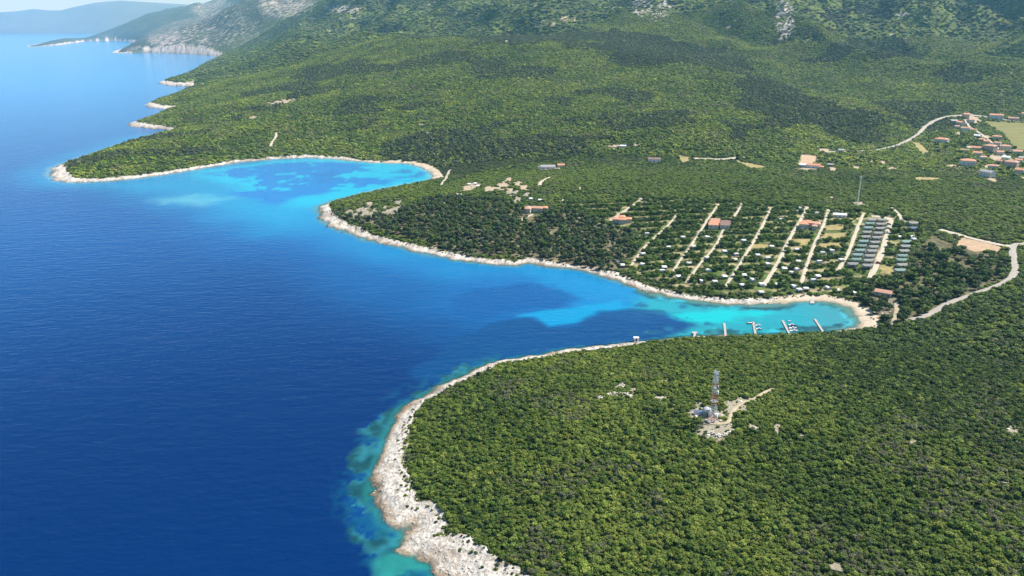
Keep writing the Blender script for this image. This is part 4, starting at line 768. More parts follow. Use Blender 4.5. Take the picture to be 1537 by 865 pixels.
# ------------------------------------------------------------------ mobile homes
def mobile_parts(roof):
    e = empty('mobile_home'); b_ = MB(); b_.box(-4.1, 4.1, -1.7, 1.9, 0.35, 2.7); b_.build('body', M['cream'], e)
    r_ = MB(); gable(r_, -4.1, 4.1, -1.7, 1.9, 2.7, 2.7, 0.62, ov=0.3, th=0.1); r_.build('roof', M[roof], e)
    d = MB(); d.box(-3.9, 2.6, -4.1, -1.72, 0.18, 0.36); d.build('deck', M['wood'], e)
    for x in (-3.8, -0.7, 2.5):
        p = MB(); p.box(x-.05, x+.05, -4.05, -3.95, 0.36, 2.45); p.build('post', M['wood'], e)
    a = MB(); a.add([(-4.0,-4.3,2.42),(2.7,-4.3,2.42),(2.7,-1.72,2.66),(-4.0,-1.72,2.66),(-4.0,-4.3,2.48),(2.7,-4.3,2.48),(2.7,-1.72,2.72),(-4.0,-1.72,2.72)], [(0,3,2,1),(4,5,6,7),(0,1,5,4),(1,2,6,5),(2,3,7,6),(3,0,4,7)]); a.build('porch_roof', M[roof], e)
    windows(e, [(-2.4,-1.7,1.05,0),(2.9,-1.7,1.05,0)]); dd = MB(); dd.box(-.5, .5, -1.79, -1.702, 0.4, 2.3); dd.build('door', M['glass'], e)
    s = MB()
    for x in (-3, 0, 3): s.box(x-.2, x+.2, -1.2, -.8, -.4, .35); s.box(x-.2, x+.2, .9, 1.3, -.4, .35)
    s.build('support', M['concrete'], e); return e
def zz(pts): return [(1180 + x/6.655, 300 + y/6.655) for x, y in pts]
ORD = ['topmost','second from the top','third from the top','fourth from the top','fifth from the top','sixth from the top','seventh from the top','eighth from the top','ninth from the top','tenth from the top','eleventh from the top']
rowA = zz([(850,215),(832,252),(815,294),(802,338),(790,385),(770,430),(750,475),(732,520),(707,565),(697,612),(660,657)]); rowB = zz([(950,215),(937,257),(930,300),(915,347),(900,392),(880,440),(867,485),(850,527),(830,575),(817,622),(808,672)]); rowC = zz([(1195,435),(1185,480),(1172,527),(1155,575),(1145,617),(1150,667),(1130,720)]); rowD = zz([(1265,247),(1255,297)])
colA = ['greysheet','teal','teal','greysheet','greysheet','teal','green','teal','teal','green','greysheet']; colB = ['greysheet']*11; colC = ['teal','greysheet','greysheet','green','green','greysheet','teal']
camp_dir = ground(1142, 346) - ground(1092, 348); CANG = math.atan2(camp_dir[1], camp_dir[0]); first = {}
def put(maker, key, x, y, rz, label, cat, group, dz=0.0):
    P = ground(x, y)
    if key not in first: o = first[key] = maker()
    else: o = copy_tree(first[key])
    o.location = loc3(P, dz); o.rotation_euler = (0, 0, rz); o.scale = (0.86,)*3 if key.startswith('cv') else (1, 1, 1); tag(o, label, cat, group); return o, P
cn = {'greysheet': 'grey', 'teal': 'pale teal', 'green': 'green'}
for row, cols, where in ((rowA, colA, 'left of the twin rows'), (rowB, colB, 'right of the twin rows'), (rowC, colC, 'single row further right'), (rowD, ['greysheet', 'solar'], 'short pair at the far right')):
    for k, ((x, y), c) in enumerate(zip(row, cols)):
        o, P = put(lambda c=c: mobile_parts(c), 'mh'+c, x, y + 1.0, CANG - R(5) + R(random.uniform(-3, 3)), '%s roofed mobile home, %s of the %s' % (cn.get(c, 'dark'), ORD[k], where), 'mobile home', 'mobile homes at the right of the camp'); BLD.append((P[0], P[1], 5.2))

# ------------------------------------------------------------------ caravans, cabins and awnings on the pitches
def caravan_parts(aw, roof='white'):
    e = empty('caravan'); prof_ = [(-2.7,.5),(2.5,.5),(2.75,1.2),(2.6,2.1),(2.2,2.55),(-2.2,2.6),(-2.65,2.3),(-2.8,1.3)]; n = len(prof_)
    b_ = MB(); b_.add([(x, -1.1, z) for x, z in prof_] + [(x, 1.1, z) for x, z in prof_], [tuple(range(n)), tuple(range(2*n-1, n-1, -1))] + [(i, n+i, n+(i+1) % n, (i+1) % n) for i in range(n)]); b_.build('body', M[roof], e)
    windows(e, [(-1.5,-1.1,1.2,0),(1.4,-1.1,1.2,0)])
    for s in (-1.12, 1.0): w_ = MB(); w_.bar((0, s, .32), (0, s+.12, .32), .33, n=12); w_.build('wheel', M['dark'], e)
    h_ = MB(); h_.bar((2.6, 0, .5), (3.6, 0, .45), .06); h_.build('tow_bar', M['steel'], e)
    a = MB(); a.add([(-2.3,-3.6,2.0),(2.1,-3.6,2.0),(2.1,-1.12,2.5),(-2.3,-1.12,2.5),(-2.3,-3.6,2.06),(2.1,-3.6,2.06),(2.1,-1.12,2.56),(-2.3,-1.12,2.56)], [(0,3,2,1),(4,5,6,7),(0,1,5,4),(1,2,6,5),(2,3,7,6),(3,0,4,7)]); a.box(-2.3, -2.24, -3.6, -1.12, 0, 2.0); a.box(2.04, 2.1, -3.6, -1.12, 0, 2.0); a.build('awning', M[aw], e); return e
CARA = [(929,394),(965,382),(994,408),(997,402),(1018,416),(1052,423),(1034,396),(1025,357),(1073,424),(1113.5,429),(1117,414),(1105.5,383),(1103,391),(1116,362),(1137,384),(1151,397.5),(1158,371),(1172.5,330),(1199,313),(1198,318),(1165.6,428),(1190,431),(1209.5,434.5),(1199,436),(1198,393.5),(1194,405),(1189,410.5),(1195.6,375.5),(1221,422),(1227,415.5),(1230,394),(1235,381),(1246.5,377),(1241,433),(1256,437),(1226,321),(1349,356.5),(1369,356),(1371,360),(1142.5,440),(1060,357),(1063,407),(1087,416),(1087,378),(1128,421),(1141,428),(1153,389),(1177,404),(1003,372),(971,352),(934,399),(963,398),(1061,388),(1041,371),(1262,391),(1281,441)]
BACK = [(717,280),(713.5,276),(704,277),(797,299),(811,301),(847,302),(690,293),(745,301)]
lane_top = [(l[0][-1], l[0][0]) for l in LANES]
def lane_x(i, y):
    p = LANES[i][0]; ys = [q[1] for q in p][::-1]; xs_ = [q[0] for q in p][::-1]; return np.interp(y, ys, xs_)
lane_names = ['first','second','third','fourth','fifth','sixth','seventh','eighth']; cells = {}
for x, y in CARA:
    k = sum(x > lane_x(i, y) for i in range(8)); cells.setdefault(k, []).append((y, x))
rank = ['nearest the shore','second from the shore','third from the shore','fourth from the shore','fifth from the shore','sixth from the shore','seventh from the shore','eighth from the shore','ninth from the shore','tenth from the shore','eleventh from the shore','twelfth from the shore','thirteenth from the shore']
for k, lst in cells.items():
    where = 'left of the leftmost camp lane' if k == 0 else 'right of the rightmost camp lane' if k == 8 else 'between the %s and %s camp lanes' % (lane_names[k-1], lane_names[k])
    for q, (y, x) in enumerate(sorted(lst, reverse=True)):
        aw = ('awning', 'white', 'concrete')[int(x*7 + y*3) % 3]; o, P = put(lambda aw=aw: caravan_parts(aw), 'cv'+aw, x, y + 1, CANG + R(random.choice((0, 0, 0, 90, 180)) + random.uniform(-8, 8)), 'white caravan %s, %s' % (where, rank[min(q, 12)]), 'caravan', 'caravans on the camp pitches'); BLD.append((P[0], P[1] - 0.5, 2.9)); BLD.append((P[0]*0.992, P[1]*0.992, 2.6))
BL = ['right one of the front pair','middle one','left one','left one by the pale track end','one by the long salmon building','right one near the dense hedges','lower left one','lower right one']
for k, (x, y) in enumerate(BACK):
    o, P = put(lambda: caravan_parts('white'), 'cvwhite', x, y + 1, R(random.uniform(-20, 20)), 'white caravan in the pale clearings behind the pines, %s' % BL[k], 'caravan', 'caravans in the clearings behind the pines'); BLD.append((P[0], P[1]-1, 3.5))
def car_parts(paint):
    e = empty('parked_car'); b_ = MB(); pr = [(-2.1,.35),(2.05,.35),(2.15,.75),(1.1,.95),(-1.9,1.0),(-2.15,.8)]; n = len(pr)
    b_.add([(x, -.85, z) for x, z in pr] + [(x, .85, z) for x, z in pr], [tuple(range(n)), tuple(range(2*n-1, n-1, -1))] + [(i, n+i, n+(i+1) % n, (i+1) % n) for i in range(n)]); b_.build('body', M[paint], e)
    c = MB(); pr = [(-1.8,.98),(1.0,.94),(.35,1.42),(-1.4,1.45)]; n = 4; c.add([(x, -.74, z) for x, z in pr] + [(x, .74, z) for x, z in pr], [tuple(range(n)), tuple(range(2*n-1, n-1, -1))] + [(i, n+i, n+(i+1) % n, (i+1) % n) for i in range(n)]); c.build('cabin_glass', M['glass'], e)
    r_ = MB(); r_.box(-1.4, .36, -.7, .7, 1.44, 1.49); r_.build('roof', M[paint], e)
    for x in (-1.35, 1.3):
        for y in (-.87, .67): w_ = MB(); w_.bar((x, y, .32), (x, y+.2, .32), .32, n=12); w_.build('wheel', M['dark'], e)
    return e
for x, y, pt, lb in ((1334,338,'carblue','blue car parked at the top of the rightmost camp lane'),(1330,350,'carwhite','white car parked on the rightmost camp lane'),(1332,344,'cargrey','grey car parked between the blue and white cars of the rightmost lane'),(1204,345,'cargrey','grey car parked left of the largest wash house'),(1333,446,'carblue','blue car beside the reddish roofed beach restaurant'),(1318,396,'carred','red car parked halfway down the rightmost camp lane'),(1214,325,'carwhite','white car on the widest lane above the wash house'),(1338,461,'cargrey','grey car on the dirt track behind the beach')):
    o, P = put(lambda pt=pt: car_parts(pt), 'car'+pt, x, y, random.uniform(0, 6.28), lb, 'car', 'cars parked in the camp', 0.42); BLD.append((P[0], P[1], 3.0))

# ------------------------------------------------------------------ piers, landings and boats
SH = lambda x, y: at_z(x, y, 0.5)
for (tx, ty), (bx, by), lb in (((1087,485),(1089.5,507),'short grey floating pier, leftmost of the four in the bay'),((1130.5,483),(1135,508),'floating pier with boats on both sides, second from the left'),((1174.5,481),(1186.5,504),'floating pier with white boats moored along its right side'),((1223,479),(1238,502),'empty slanting floating pier, rightmost in the bay')):
    A, B_ = SH(tx, ty), SH(bx, by); L = float(np.hypot(*(B_-A))); e = empty('floating_pier', (A[0], A[1], 0), math.atan2(B_[1]-A[1], B_[0]-A[0])); tag(e, lb, 'pier', 'floating piers in the bay')
    n_ = max(4, int(L/5)); s_ = L/n_
    for k in range(n_):
        d = MB(); d.box(k*s_+.04, (k+1)*s_-.04, -.78, .78, .42, .58); d.build('deck_section', M['concrete'], e); f_ = MB(); f_.box(k*s_+.5, (k+1)*s_-.5, -.7, .7, -.3, .42); f_.build('float', M['steel'], e)
    r_ = MB(); r_.box(.04, L, 0.78, .88, .36, .5); r_.box(.04, L, -.88, -.78, .36, .5); r_.build('fender_rail', M['wood'], e)
    for k in range(n_): c = MB(); c.bar((k*s_+1, .62, .58), (k*s_+1, .62, .95), .09, n=8); c.build('bollard', M['steel'], e)
def hull_parts(L=6.0, hullm='whitehull', cab=True):
    e = empty('moored_boat'); S_ = []; n = 9
    for i in range(n):
        t_ = i/(n-1); x = -L/2 + L*t_; hw = L*0.18*(1 - max(0, (t_-0.45)/0.55)**2.2); zk = -.25 + .35*max(0, t_-0.6)**1.5*2; zt = .65 + .35*t_*t_; S_.append([(x, -hw, zt), (x, -hw*.85, .1), (x, 0, zk), (x, hw*.85, .1), (x, hw, zt)])
    m = MB(); v = [p for s in S_ for p in s]; f = []
    for i in range(n-1):
        for j in range(4): f.append((i*5+j, i*5+j+1, (i+1)*5+j+1, (i+1)*5+j))
    f.append((0, 1, 2, 3, 4)); m.add(v, f); m.build('hull', M[hullm], e)
    d = MB(); v = [(S_[i][0][0], y*0.92, S_[i][0][2]-.12) for i in range(n) for y in (S_[i][0][1], S_[i][4][1])]; d.add(v, [(2*i, 2*i+2, 2*i+3, 2*i+1) for i in range(n-1)]); d.build('deck', M['white'], e)
    if cab:
        c = MB(); c.add([(-L*.08,-L*.11,.6),(L*.2,-L*.09,.7),(L*.2,L*.09,.7),(-L*.08,L*.11,.6),(-L*.05,-L*.1,1.45),(L*.1,-L*.08,1.4),(L*.1,L*.08,1.4),(-L*.05,L*.1,1.45)], [(0,3,2,1),(4,5,6,7),(0,1,5,4),(1,2,6,5),(2,3,7,6),(3,0,4,7)]); c.build('cabin', M['white'], e); w_ = MB(); w_.add([(L*.19,-L*.075,.85),(L*.19,L*.075,.85),(L*.115,L*.07,1.32),(L*.115,-L*.07,1.32),(L*.16,-L*.075,.8),(L*.16,L*.075,.8),(L*.09,L*.07,1.3),(L*.09,-L*.07,1.3)], [(0,1,2,3),(4,7,6,5),(0,3,7,4),(1,5,6,2),(3,2,6,7),(0,4,5,1)]); w_.build('windscreen', M['glass'], e)
    else:
        b_ = MB(); b_.box(-L*.12, -L*.06, -L*.15, L*.15, .45, .68); b_.build('bench', M['wood'], e)
    o = MB(); o.box(-L/2-.35, -L/2, -.2, .2, .3, 1.15); o.build('outboard_motor', M['dark'], e); return e
for x, y, L, hm, cab, rz, lb in ((1125,486,6.5,'redhull',False,190,'rust red boat left of the second pier near its tip'),(1138,489.5,6.5,'whitehull',True,5,'white boat right of the second pier, nearer its tip'),(1139,495,7,'cargrey',True,5,'grey boat right of the second pier, nearer the shore'),(1184.5,483,4.2,'whitehull',False,8,'small white dinghy off the tip of the third pier'),(1188.5,489,7.5,'bluehull',True,2,'dark blue boat moored first on the third pier'),(1190,493.5,8.5,'whitehull',True,2,'white cabin boat moored between the blue boat and the lowest white boat'),(1191.5,497.5,9,'whitehull',True,0,'long white boat moored nearest the shore on the third pier'),(972,440,4.5,'whitehull',False,-30,'small white boat lying off the rocky shore of the promontory')):
    e = hull_parts(L*0.68, hm, cab); P = at_z(x, y); e.location = (P[0], P[1], 0.05); e.rotation_euler = (0, 0, R(rz)); tag(e, lb, 'boat', 'small boats in the bay')
def slab(name, pts, z0, z1, label, cat, extra=None):
    P = at_z([p[0] for p in pts], [p[1] for p in pts], z1); c = P.mean(0); e = empty(name, (c[0], c[1], 0)); tag(e, label, cat); q = P - c; m = MB(); n = len(q)
    m.add([(x, y, z0) for x, y in q] + [(x, y, z1) for x, y in q], [tuple(range(n-1, -1, -1)), tuple(range(n, 2*n))] + [(i, (i+1) % n, n+(i+1) % n, n+i) for i in range(n)]); m.build('platform', M['concrete'], e)
    if extra: extra(e)
    return e
def ccw(p): 
    P = at_z([q[0] for q in p], [q[1] for q in p]); a = sum(P[i-1][0]*P[i][1] - P[i][0]*P[i-1][1] for i in range(len(P))); return p if a > 0 else p[::-1]
slab('landing_stage', ccw([(1038.5,498),(1046.5,498),(1046.5,500.3),(1044.5,500.3),(1045.5,507),(1040.5,507),(1041,500.3),(1038.5,500.3)]), -1, 0.9, 'pale T shaped concrete landing on the wooded south shore of the bay', 'landing')
def cab_(e): m = MB(); m.box(-1.6, 1.6, -1.2, 1.2, 0.8, 2.9); m.build('wall', M['white'], e); r_ = MB(); r_.box(-1.8, 1.8, -1.4, 1.4, 2.9, 3.05); r_.build('roof', M['white'], e); d = MB(); d.box(-.45, .45, -1.26, -1.202, .8, 2.6); d.build('door', M['dark'], e)
slab('boat_hut', ccw([(951.5,509),(958,508.5),(958,513.5),(951.5,514)]), -1, 0.8, 'small white hut on a landing at the water edge of the south shore', 'hut', cab_)
slab('slipway', ccw([(1217.5,446.5),(1220.5,446.5),(1222.5,455.5),(1215.5,455.5)]), -1, 0.8, 'pale wedge shaped slipway on the beach of the bay', 'slipway')

# ------------------------------------------------------------------ the radio tower on the near hill and the slim mast behind the camp
def z_for(P, px, py):
    a, t_ = ray(px, py); return CAMZ + float(t_)*float(np.hypot(*P))
P = ground(1069, 633); zb = float(Hat(P)[0]); HT = z_for(P, 1069.5, 558) - zb; e = empty('radio_tower', (P[0], P[1], zb), R(20)); tag(e, 'tall red and white lattice radio tower with antennas on the near hill', 'tower'); BLD.append((P[0], P[1], 6))
hw = lambda z: 1.65 - 1.1*z/HT; nS = 9; cr4 = [(-1,-1),(1,-1),(1,1),(-1,1)]
f_ = MB(); f_.box(-2.6, 2.6, -2.6, 2.6, -1.0, 0.35); f_.build('foundation', M['concrete'], e)
for s in range(nS):
    z0, z1 = HT*s/nS, HT*(s+1)/nS; m_ = M['red'] if s in (0, 3, 4, 6) else M['white']
    for cx_, cy_ in cr4: g_ = MB(); g_.bar((cx_*hw(z0), cy_*hw(z0), z0), (cx_*hw(z1), cy_*hw(z1), z1), .10); g_.build('leg', m_, e)
    g_ = MB()
    for k in range(4):
        a, b_ = cr4[k], cr4[(k+1) % 4]; zm = (z0+z1)/2
        for (zA, zB) in ((z0, zm), (zm, z1)):
            g_.bar((a[0]*hw(zA), a[1]*hw(zA), zA), (b_[0]*hw(zB), b_[1]*hw(zB), zB), .045); g_.bar((b_[0]*hw(zA), b_[1]*hw(zA), zA), (a[0]*hw(zB), a[1]*hw(zB), zB), .045); g_.bar((a[0]*hw(zB), a[1]*hw(zB), zB), (b_[0]*hw(zB), b_[1]*hw(zB), zB), .06)
    g_.build('bracing', m_, e)
ld = MB(); ld.bar((-.25, -1.2, 0), (-.25, -.4, HT), .05); ld.bar((.25, -1.2, 0), (.25, -.4, HT), .05)
for k in range(int(HT/0.6)): z = .6*k; y = -1.2 + .8*z/HT; ld.bar((-.25, y, z), (.25, y, z), .03)
ld.build('ladder', M['steel'], e)
for zf in (0.42, 0.70, 0.97):
    q = MB(); h_ = hw(HT*zf) + .35; q.box(-h_, h_, -h_, h_, HT*zf, HT*zf+.1)
    for cx_, cy_ in cr4: q.bar((cx_*h_, cy_*h_, HT*zf), (cx_*h_, cy_*h_, HT*zf+1.1), .05)
    for k in range(4): a, b_ = cr4[k], cr4[(k+1) % 4]; q.bar((a[0]*h_, a[1]*h_, HT*zf+1.05), (b_[0]*h_, b_[1]*h_, HT*zf+1.05), .05)
    q.build('platform', M['steel'], e)
for zf, ra in ((0.97, 1.15), (0.88, 1.2), (0.80, 1.3)):
    for k in range(3):
        a = R(90 + 120*k + (30 if zf < .9 else 0)); x, y = ra*math.cos(a), ra*math.sin(a); q = MB(); q.bar((x*.55, y*.55, HT*zf), (x, y, HT*zf), .06); q.box(x-.16, x+.16, y-.16, y+.16, HT*zf-1.1, HT*zf+1.1); q.build('panel_antenna', M['white'], e)
def dish(x, y, z, r_, a):
    q = MB(); d = (math.cos(a), math.sin(a)); q.bar((x, y, z), (x+d[0]*.45, y+d[1]*.45, z), r_, n=16, w2=r_*.97); q.build('dish_antenna', M['white'], e)
dish(1.0, -.9, HT*.60, 1.05, R(-40)); dish(.9, -.5, HT*.71, .8, R(-10)); dish(-1.1, -.8, HT*.705, .65, R(-150)); dish(1.5, -1.3, HT*.12, .9, R(-45))
t_ = MB(); t_.bar((0, 0, HT), (0, 0, HT*1.045), .12); t_.bar((0, 0, HT*1.045), (0, 0, z_for(P, 1070.5, 549.5) - zb), .07, w2=.03); t_.build('top_mast', M['white'], e)
P = ground(1061, 624); e = empty('equipment_hut', loc3(P)); tag(e, 'grey hut with rounded roof just left of the radio tower', 'hut'); BLD.append((P[0], P[1], 4)); m = MB(); m.box(-1.9, 1.9, -1.6, 1.6, -.8, 2.6); m.build('wall', M['greyroof'], e); r_ = MB(); nA = 8; v = []
for y in (-1.75, 1.75):
    for k in range(nA+1): a = math.pi*k/nA; v.append((-2.05*math.cos(a), y, 2.6 + 1.5*math.sin(a)))
r_.add(v, [(k, k+1, nA+2+k, nA+1+k) for k in range(nA)] + [tuple(range(nA, -1, -1)), tuple(range(nA+1, 2*nA+2)), (0, nA+1, 2*nA+1, nA)]); r_.build('roof', M['steel'], e); d = MB(); d.box(-.5, .5, -1.69, -1.602, 0, 2.1); d.build('door', M['dark'], e)
P = ground(1049, 622); e = empty('equipment_hut', loc3(P), R(-8)); tag(e, 'low flat roofed bluish hut on the white pad left of the tower', 'hut'); BLD.append((P[0], P[1], 4)); m = MB(); m.box(-2.4, 2.4, -1.3, 1.3, -.6, 1.5); m.build('wall', M['white'], e); r_ = MB(); r_.box(-2.6, 2.6, -1.5, 1.5, 1.5, 1.65); r_.build('roof', M['solar'], e); d = MB(); d.box(1.0, 1.8, -1.39, -1.302, -.2, 1.4); d.build('door', M['steel'], e)
P = ground(1075, 627); e = empty('equipment_cabinet', loc3(P), R(15)); tag(e, 'white equipment cabinet just right of the radio tower foot', 'cabinet'); m = MB(); m.box(-1.1, 1.1, -.8, .8, -.6, 2.1); m.build('body', M['white'], e); d = MB(); d.box(-.95, -.03, -.86, -.802, .1, 1.9); d.build('door', M['steel'], e); d = MB(); d.box(.03, .95, -.86, -.802, .1, 1.9); d.build('door', M['steel'], e)
P = ground(1287, 306); zb = float(Hat(P)[0]); HT2 = z_for(P, 1287, 264) - zb; e = empty('slim_mast', (P[0], P[1], zb)); tag(e, 'slim pale lattice mast rising from the scrub behind the camp', 'mast'); BLD.append((P[0], P[1], 4)); f_ = MB(); f_.box(-1.3, 1.3, -1.3, 1.3, -.8, .4); f_.build('foundation', M['concrete'], e)
for s in range(7):
    z0, z1 = HT2*s/7, HT2*(s+1)/7; g_ = MB(); tri = [(math.cos(R(90+120*k))*.62, math.sin(R(90+120*k))*.62) for k in range(3)]
    for k in range(3):
        a, b_ = tri[k], tri[(k+1) % 3]; g_.bar((*a, z0), (*a, z1), .17)
        for q in range(3): zA, zB = z0 + (z1-z0)*q/3, z0 + (z1-z0)*(q+1)/3; g_.bar((*a, zA), (*b_, zB), .06); g_.bar((*a, zB), (*b_, zB), .06)
    g_.build('lattice_section', M['white'], e)
q = MB(); q.box(-.9, .9, -.9, .9, HT2*.93, HT2*.95); q.build('platform', M['steel'], e); q = MB(); q.bar((0, 0, HT2), (0, 0, HT2+3), .07, w2=.03); q.build('top_mast', M['white'], e)
for k in range(3): a = R(30+120*k); q = MB(); q.box(math.cos(a)*.95-.2, math.cos(a)*.95+.2, math.sin(a)*.95-.2, math.sin(a)*.95+.2, HT2*.88, HT2*.99); q.build('panel_antenna', M['white'], e)

# ------------------------------------------------------------------ ring of piled stones and bare outcrops on the near hill
def stones_along(name, pts, wid_, hgt, label, cat, seed):
    L = bend(gpoly(pts), 0.7); g = np.random.default_rng(seed); m = MB(); c = L.mean(0); e0 = loc3(c); sv, sf = ICO1
    for p in L:
        for k in range(3):
            q = p + g.normal(size=2)*wid_*0.4; s = g.uniform(.3, .65); v = sv*(1 + 0.4*(g.random(len(sv))-.5)[:, None])*np.array([s, s, s*.7]) + np.array([q[0]-e0[0], q[1]-e0[1], float(Hat(q)[0]) - e0[2] + g.uniform(.1, hgt)]); m.add(v.tolist(), sf.tolist())
    o = m.build(name, M['limestone']); o.location = e0; tag(o, label, cat); return o
stones_along('stone_wall', [(899,599),(905,596),(913,593),(922,591.5),(932,592),(941,594),(948,597),(951,600)], 2.0, 1.0, 'curved white wall of piled stones forming a half ring on the near hill', 'wall', 1)
stones_along('stone_wall', [(925,583),(930,580.5),(936,577.5)], 1.6, .8, 'short line of piled white stones behind the half ring', 'wall', 2)
stones_along('rock_outcrop', [(1059,648),(1068,651),(1078,655),(1088,653),(1096,648)], 1.6, .6, 'row of pale rocks along the lower edge of the tower clearing', 'rocks', 3)
stones_along('rock_outcrop', [(985,598),(991,598.5),(997,599)], 2.0, .6, 'pale outcrop of rock between the stone ring and the tower', 'rocks', 4)

# ------------------------------------------------------------------ vegetation
g0 = np.random.default_rng(99)
def tone(c):
    if c[2] > 0.48*c[1]: return 'greyish'
    return 'dark green' if c[1] < 0.10 else 'mid green' if c[1] < 0.165 else 'pale green' if c[1] < 0.225 else 'yellowish green'
inz = lambda k, P: pinside(P, Z[k])
# foreground scrub: the 300 largest in view stand as single bushes, the rest is one mass
P = ring(200, 520, 0.62, 1); P = P[visible(P)]; P = P[cover(P) & off_buildings(P) & ~inz('grove', P)]
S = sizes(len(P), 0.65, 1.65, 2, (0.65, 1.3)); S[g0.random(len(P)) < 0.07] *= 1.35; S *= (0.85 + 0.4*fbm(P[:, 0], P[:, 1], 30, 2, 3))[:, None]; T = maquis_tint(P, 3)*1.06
app = S[:, 0]/np.hypot(np.hypot(P[:, 0], P[:, 1]), CAMZ - Hat(P)); inside = visible(P) & (np.hypot(P[:, 0], P[:, 1]) > 262)
a_ = np.arctan2(P[:, 0], P[:, 1]); r_ = np.hypot(P[:, 0], P[:, 1]); fw = np.cos(a_)*r_; up = Hat(P) - CAMZ; dep = fw*CP - up*SP; sx = CX + F*r_*np.sin(a_)/dep; sy = CY - F*(fw*SP + up*CP)/dep
inside = (sx > 4) & (sx < 1533) & (sy > 0) & (sy < 858)
big = np.argsort(-app*inside)[:300]; rest = np.ones(len(P), bool); rest[big] = False
BM_ = [foliage_mesh('maquis_bush', s, FOL_O) for s in BUSH]
for q, i in enumerate(big):
    o = bpy.data.objects.new('maquis_bush', BM_[q % 7]); COL.objects.link(o); o.location = (P[i, 0], P[i, 1], float(Hat(P[i])[0]) - 0.15); o.scale = S[i]; o.rotation_euler = (0, 0, g0.uniform(0, 6.28)); o.color = (*T[i], 1)
    tag(o, '%s rounded bush in the nearest scrub, %s of the bottom edge' % (tone(T[i]), 'left part' if sx[i] < 1000 else 'middle part' if sx[i] < 1270 else 'right part'), 'bush', 'large bushes in the nearest scrub')
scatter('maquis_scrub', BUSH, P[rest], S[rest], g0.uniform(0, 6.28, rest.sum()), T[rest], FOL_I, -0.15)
P = ring(200, 520, 0.22, 21); P = P[visible(P)]; P = P[cover(P, 0.4, 0.6) & off_buildings(P)]
gq = np.random.default_rng(77); r = np.sqrt(gq.uniform(200**2, 900**2, 160000)); a = gq.uniform(AZ0, AZ1, 160000); Q = np.stack([r*np.sin(a), r*np.cos(a)], 1); fr = Gat(DC, Q)/np.maximum(Gat(WD, Q), 1); Q = Q[(fr > 0.55) & (fr < 1.15) & (gq.random(len(Q)) < 0.55*np.clip(fr - 0.5, 0, 0.5)/0.5) & visible(Q)]; P = np.vstack([P, Q])
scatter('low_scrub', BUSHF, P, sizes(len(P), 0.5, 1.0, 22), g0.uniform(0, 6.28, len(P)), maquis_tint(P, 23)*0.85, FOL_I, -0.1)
# middle distance
P = ring(520, 1150, 0.16, 4); P = P[visible(P)]; P = P[cover(P) & off_buildings(P) & ~inz('camp', P) & ~inz('grove', P) & ~(zin('pine', P, 0.5, 30))]
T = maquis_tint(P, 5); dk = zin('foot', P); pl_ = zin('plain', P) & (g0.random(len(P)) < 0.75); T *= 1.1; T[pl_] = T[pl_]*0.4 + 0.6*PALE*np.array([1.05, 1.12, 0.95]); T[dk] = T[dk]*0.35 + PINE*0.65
scatter('scrub_plain', BUSHF, P, sizes(len(P), 1.2, 2.6, 6), g0.uniform(0, 6.28, len(P)), T, FOL_I, -0.3)
# wooded slopes
P = ring(1150, 2700, 0.075, 7); P = P[visible(P, 8)]; P = P[cover(P, 2) & off_buildings(P) & (g0.random(len(P)) > 0.8*Gat(rockm, P))]
T = maquis_tint(P, 8); tall = np.zeros(len(P), bool)
for k, pr in (('spur', 0.80), ('dome', 0.62), ('foot', 0.7), ('r1', 0.9), ('r2', 0.9), ('r3', 0.8), ('r4', 0.8), ('r5', 0.9), ('m1', 0.9), ('m2', 0.85)): tall |= zin(k, P, 1.5, 110) & (g0.random(len(P)) < pr)
hv_ = fbm(P[:, 0], P[:, 1], 260, 4, 1); tall |= (hv_ > 0.635) & (g0.random(len(P)) < 0.6)
T *= np.array([1.42, 1.34, 1.15]); T[tall] = PINE*(1.1 + 0.5*g0.random((tall.sum(), 1))); S = sizes(len(P), 1.8, 3.8, 9); S[tall, 2] *= 1.35
scatter('hillside_wood', BUSHD, P, S, g0.uniform(0, 6.28, len(P)), T, FOL_I, -0.5)
P = ring(2700, 5600, 0.0075, 10); P = P[visible(P, 15)]; P = P[(g0.random(len(P)) > 0.8*Gat(rockm, P))]
T = maquis_tint(P, 11); tall = np.zeros(len(P), bool)
for k in ('r1', 'r3'): tall |= zin(k, P)
T[tall] = PINE; scatter('far_wood', BUSHD, P, sizes(len(P), 5, 10, 12, (0.5, 0.8)), g0.uniform(0, 6.28, len(P)), T, FOL_I, -1.0)

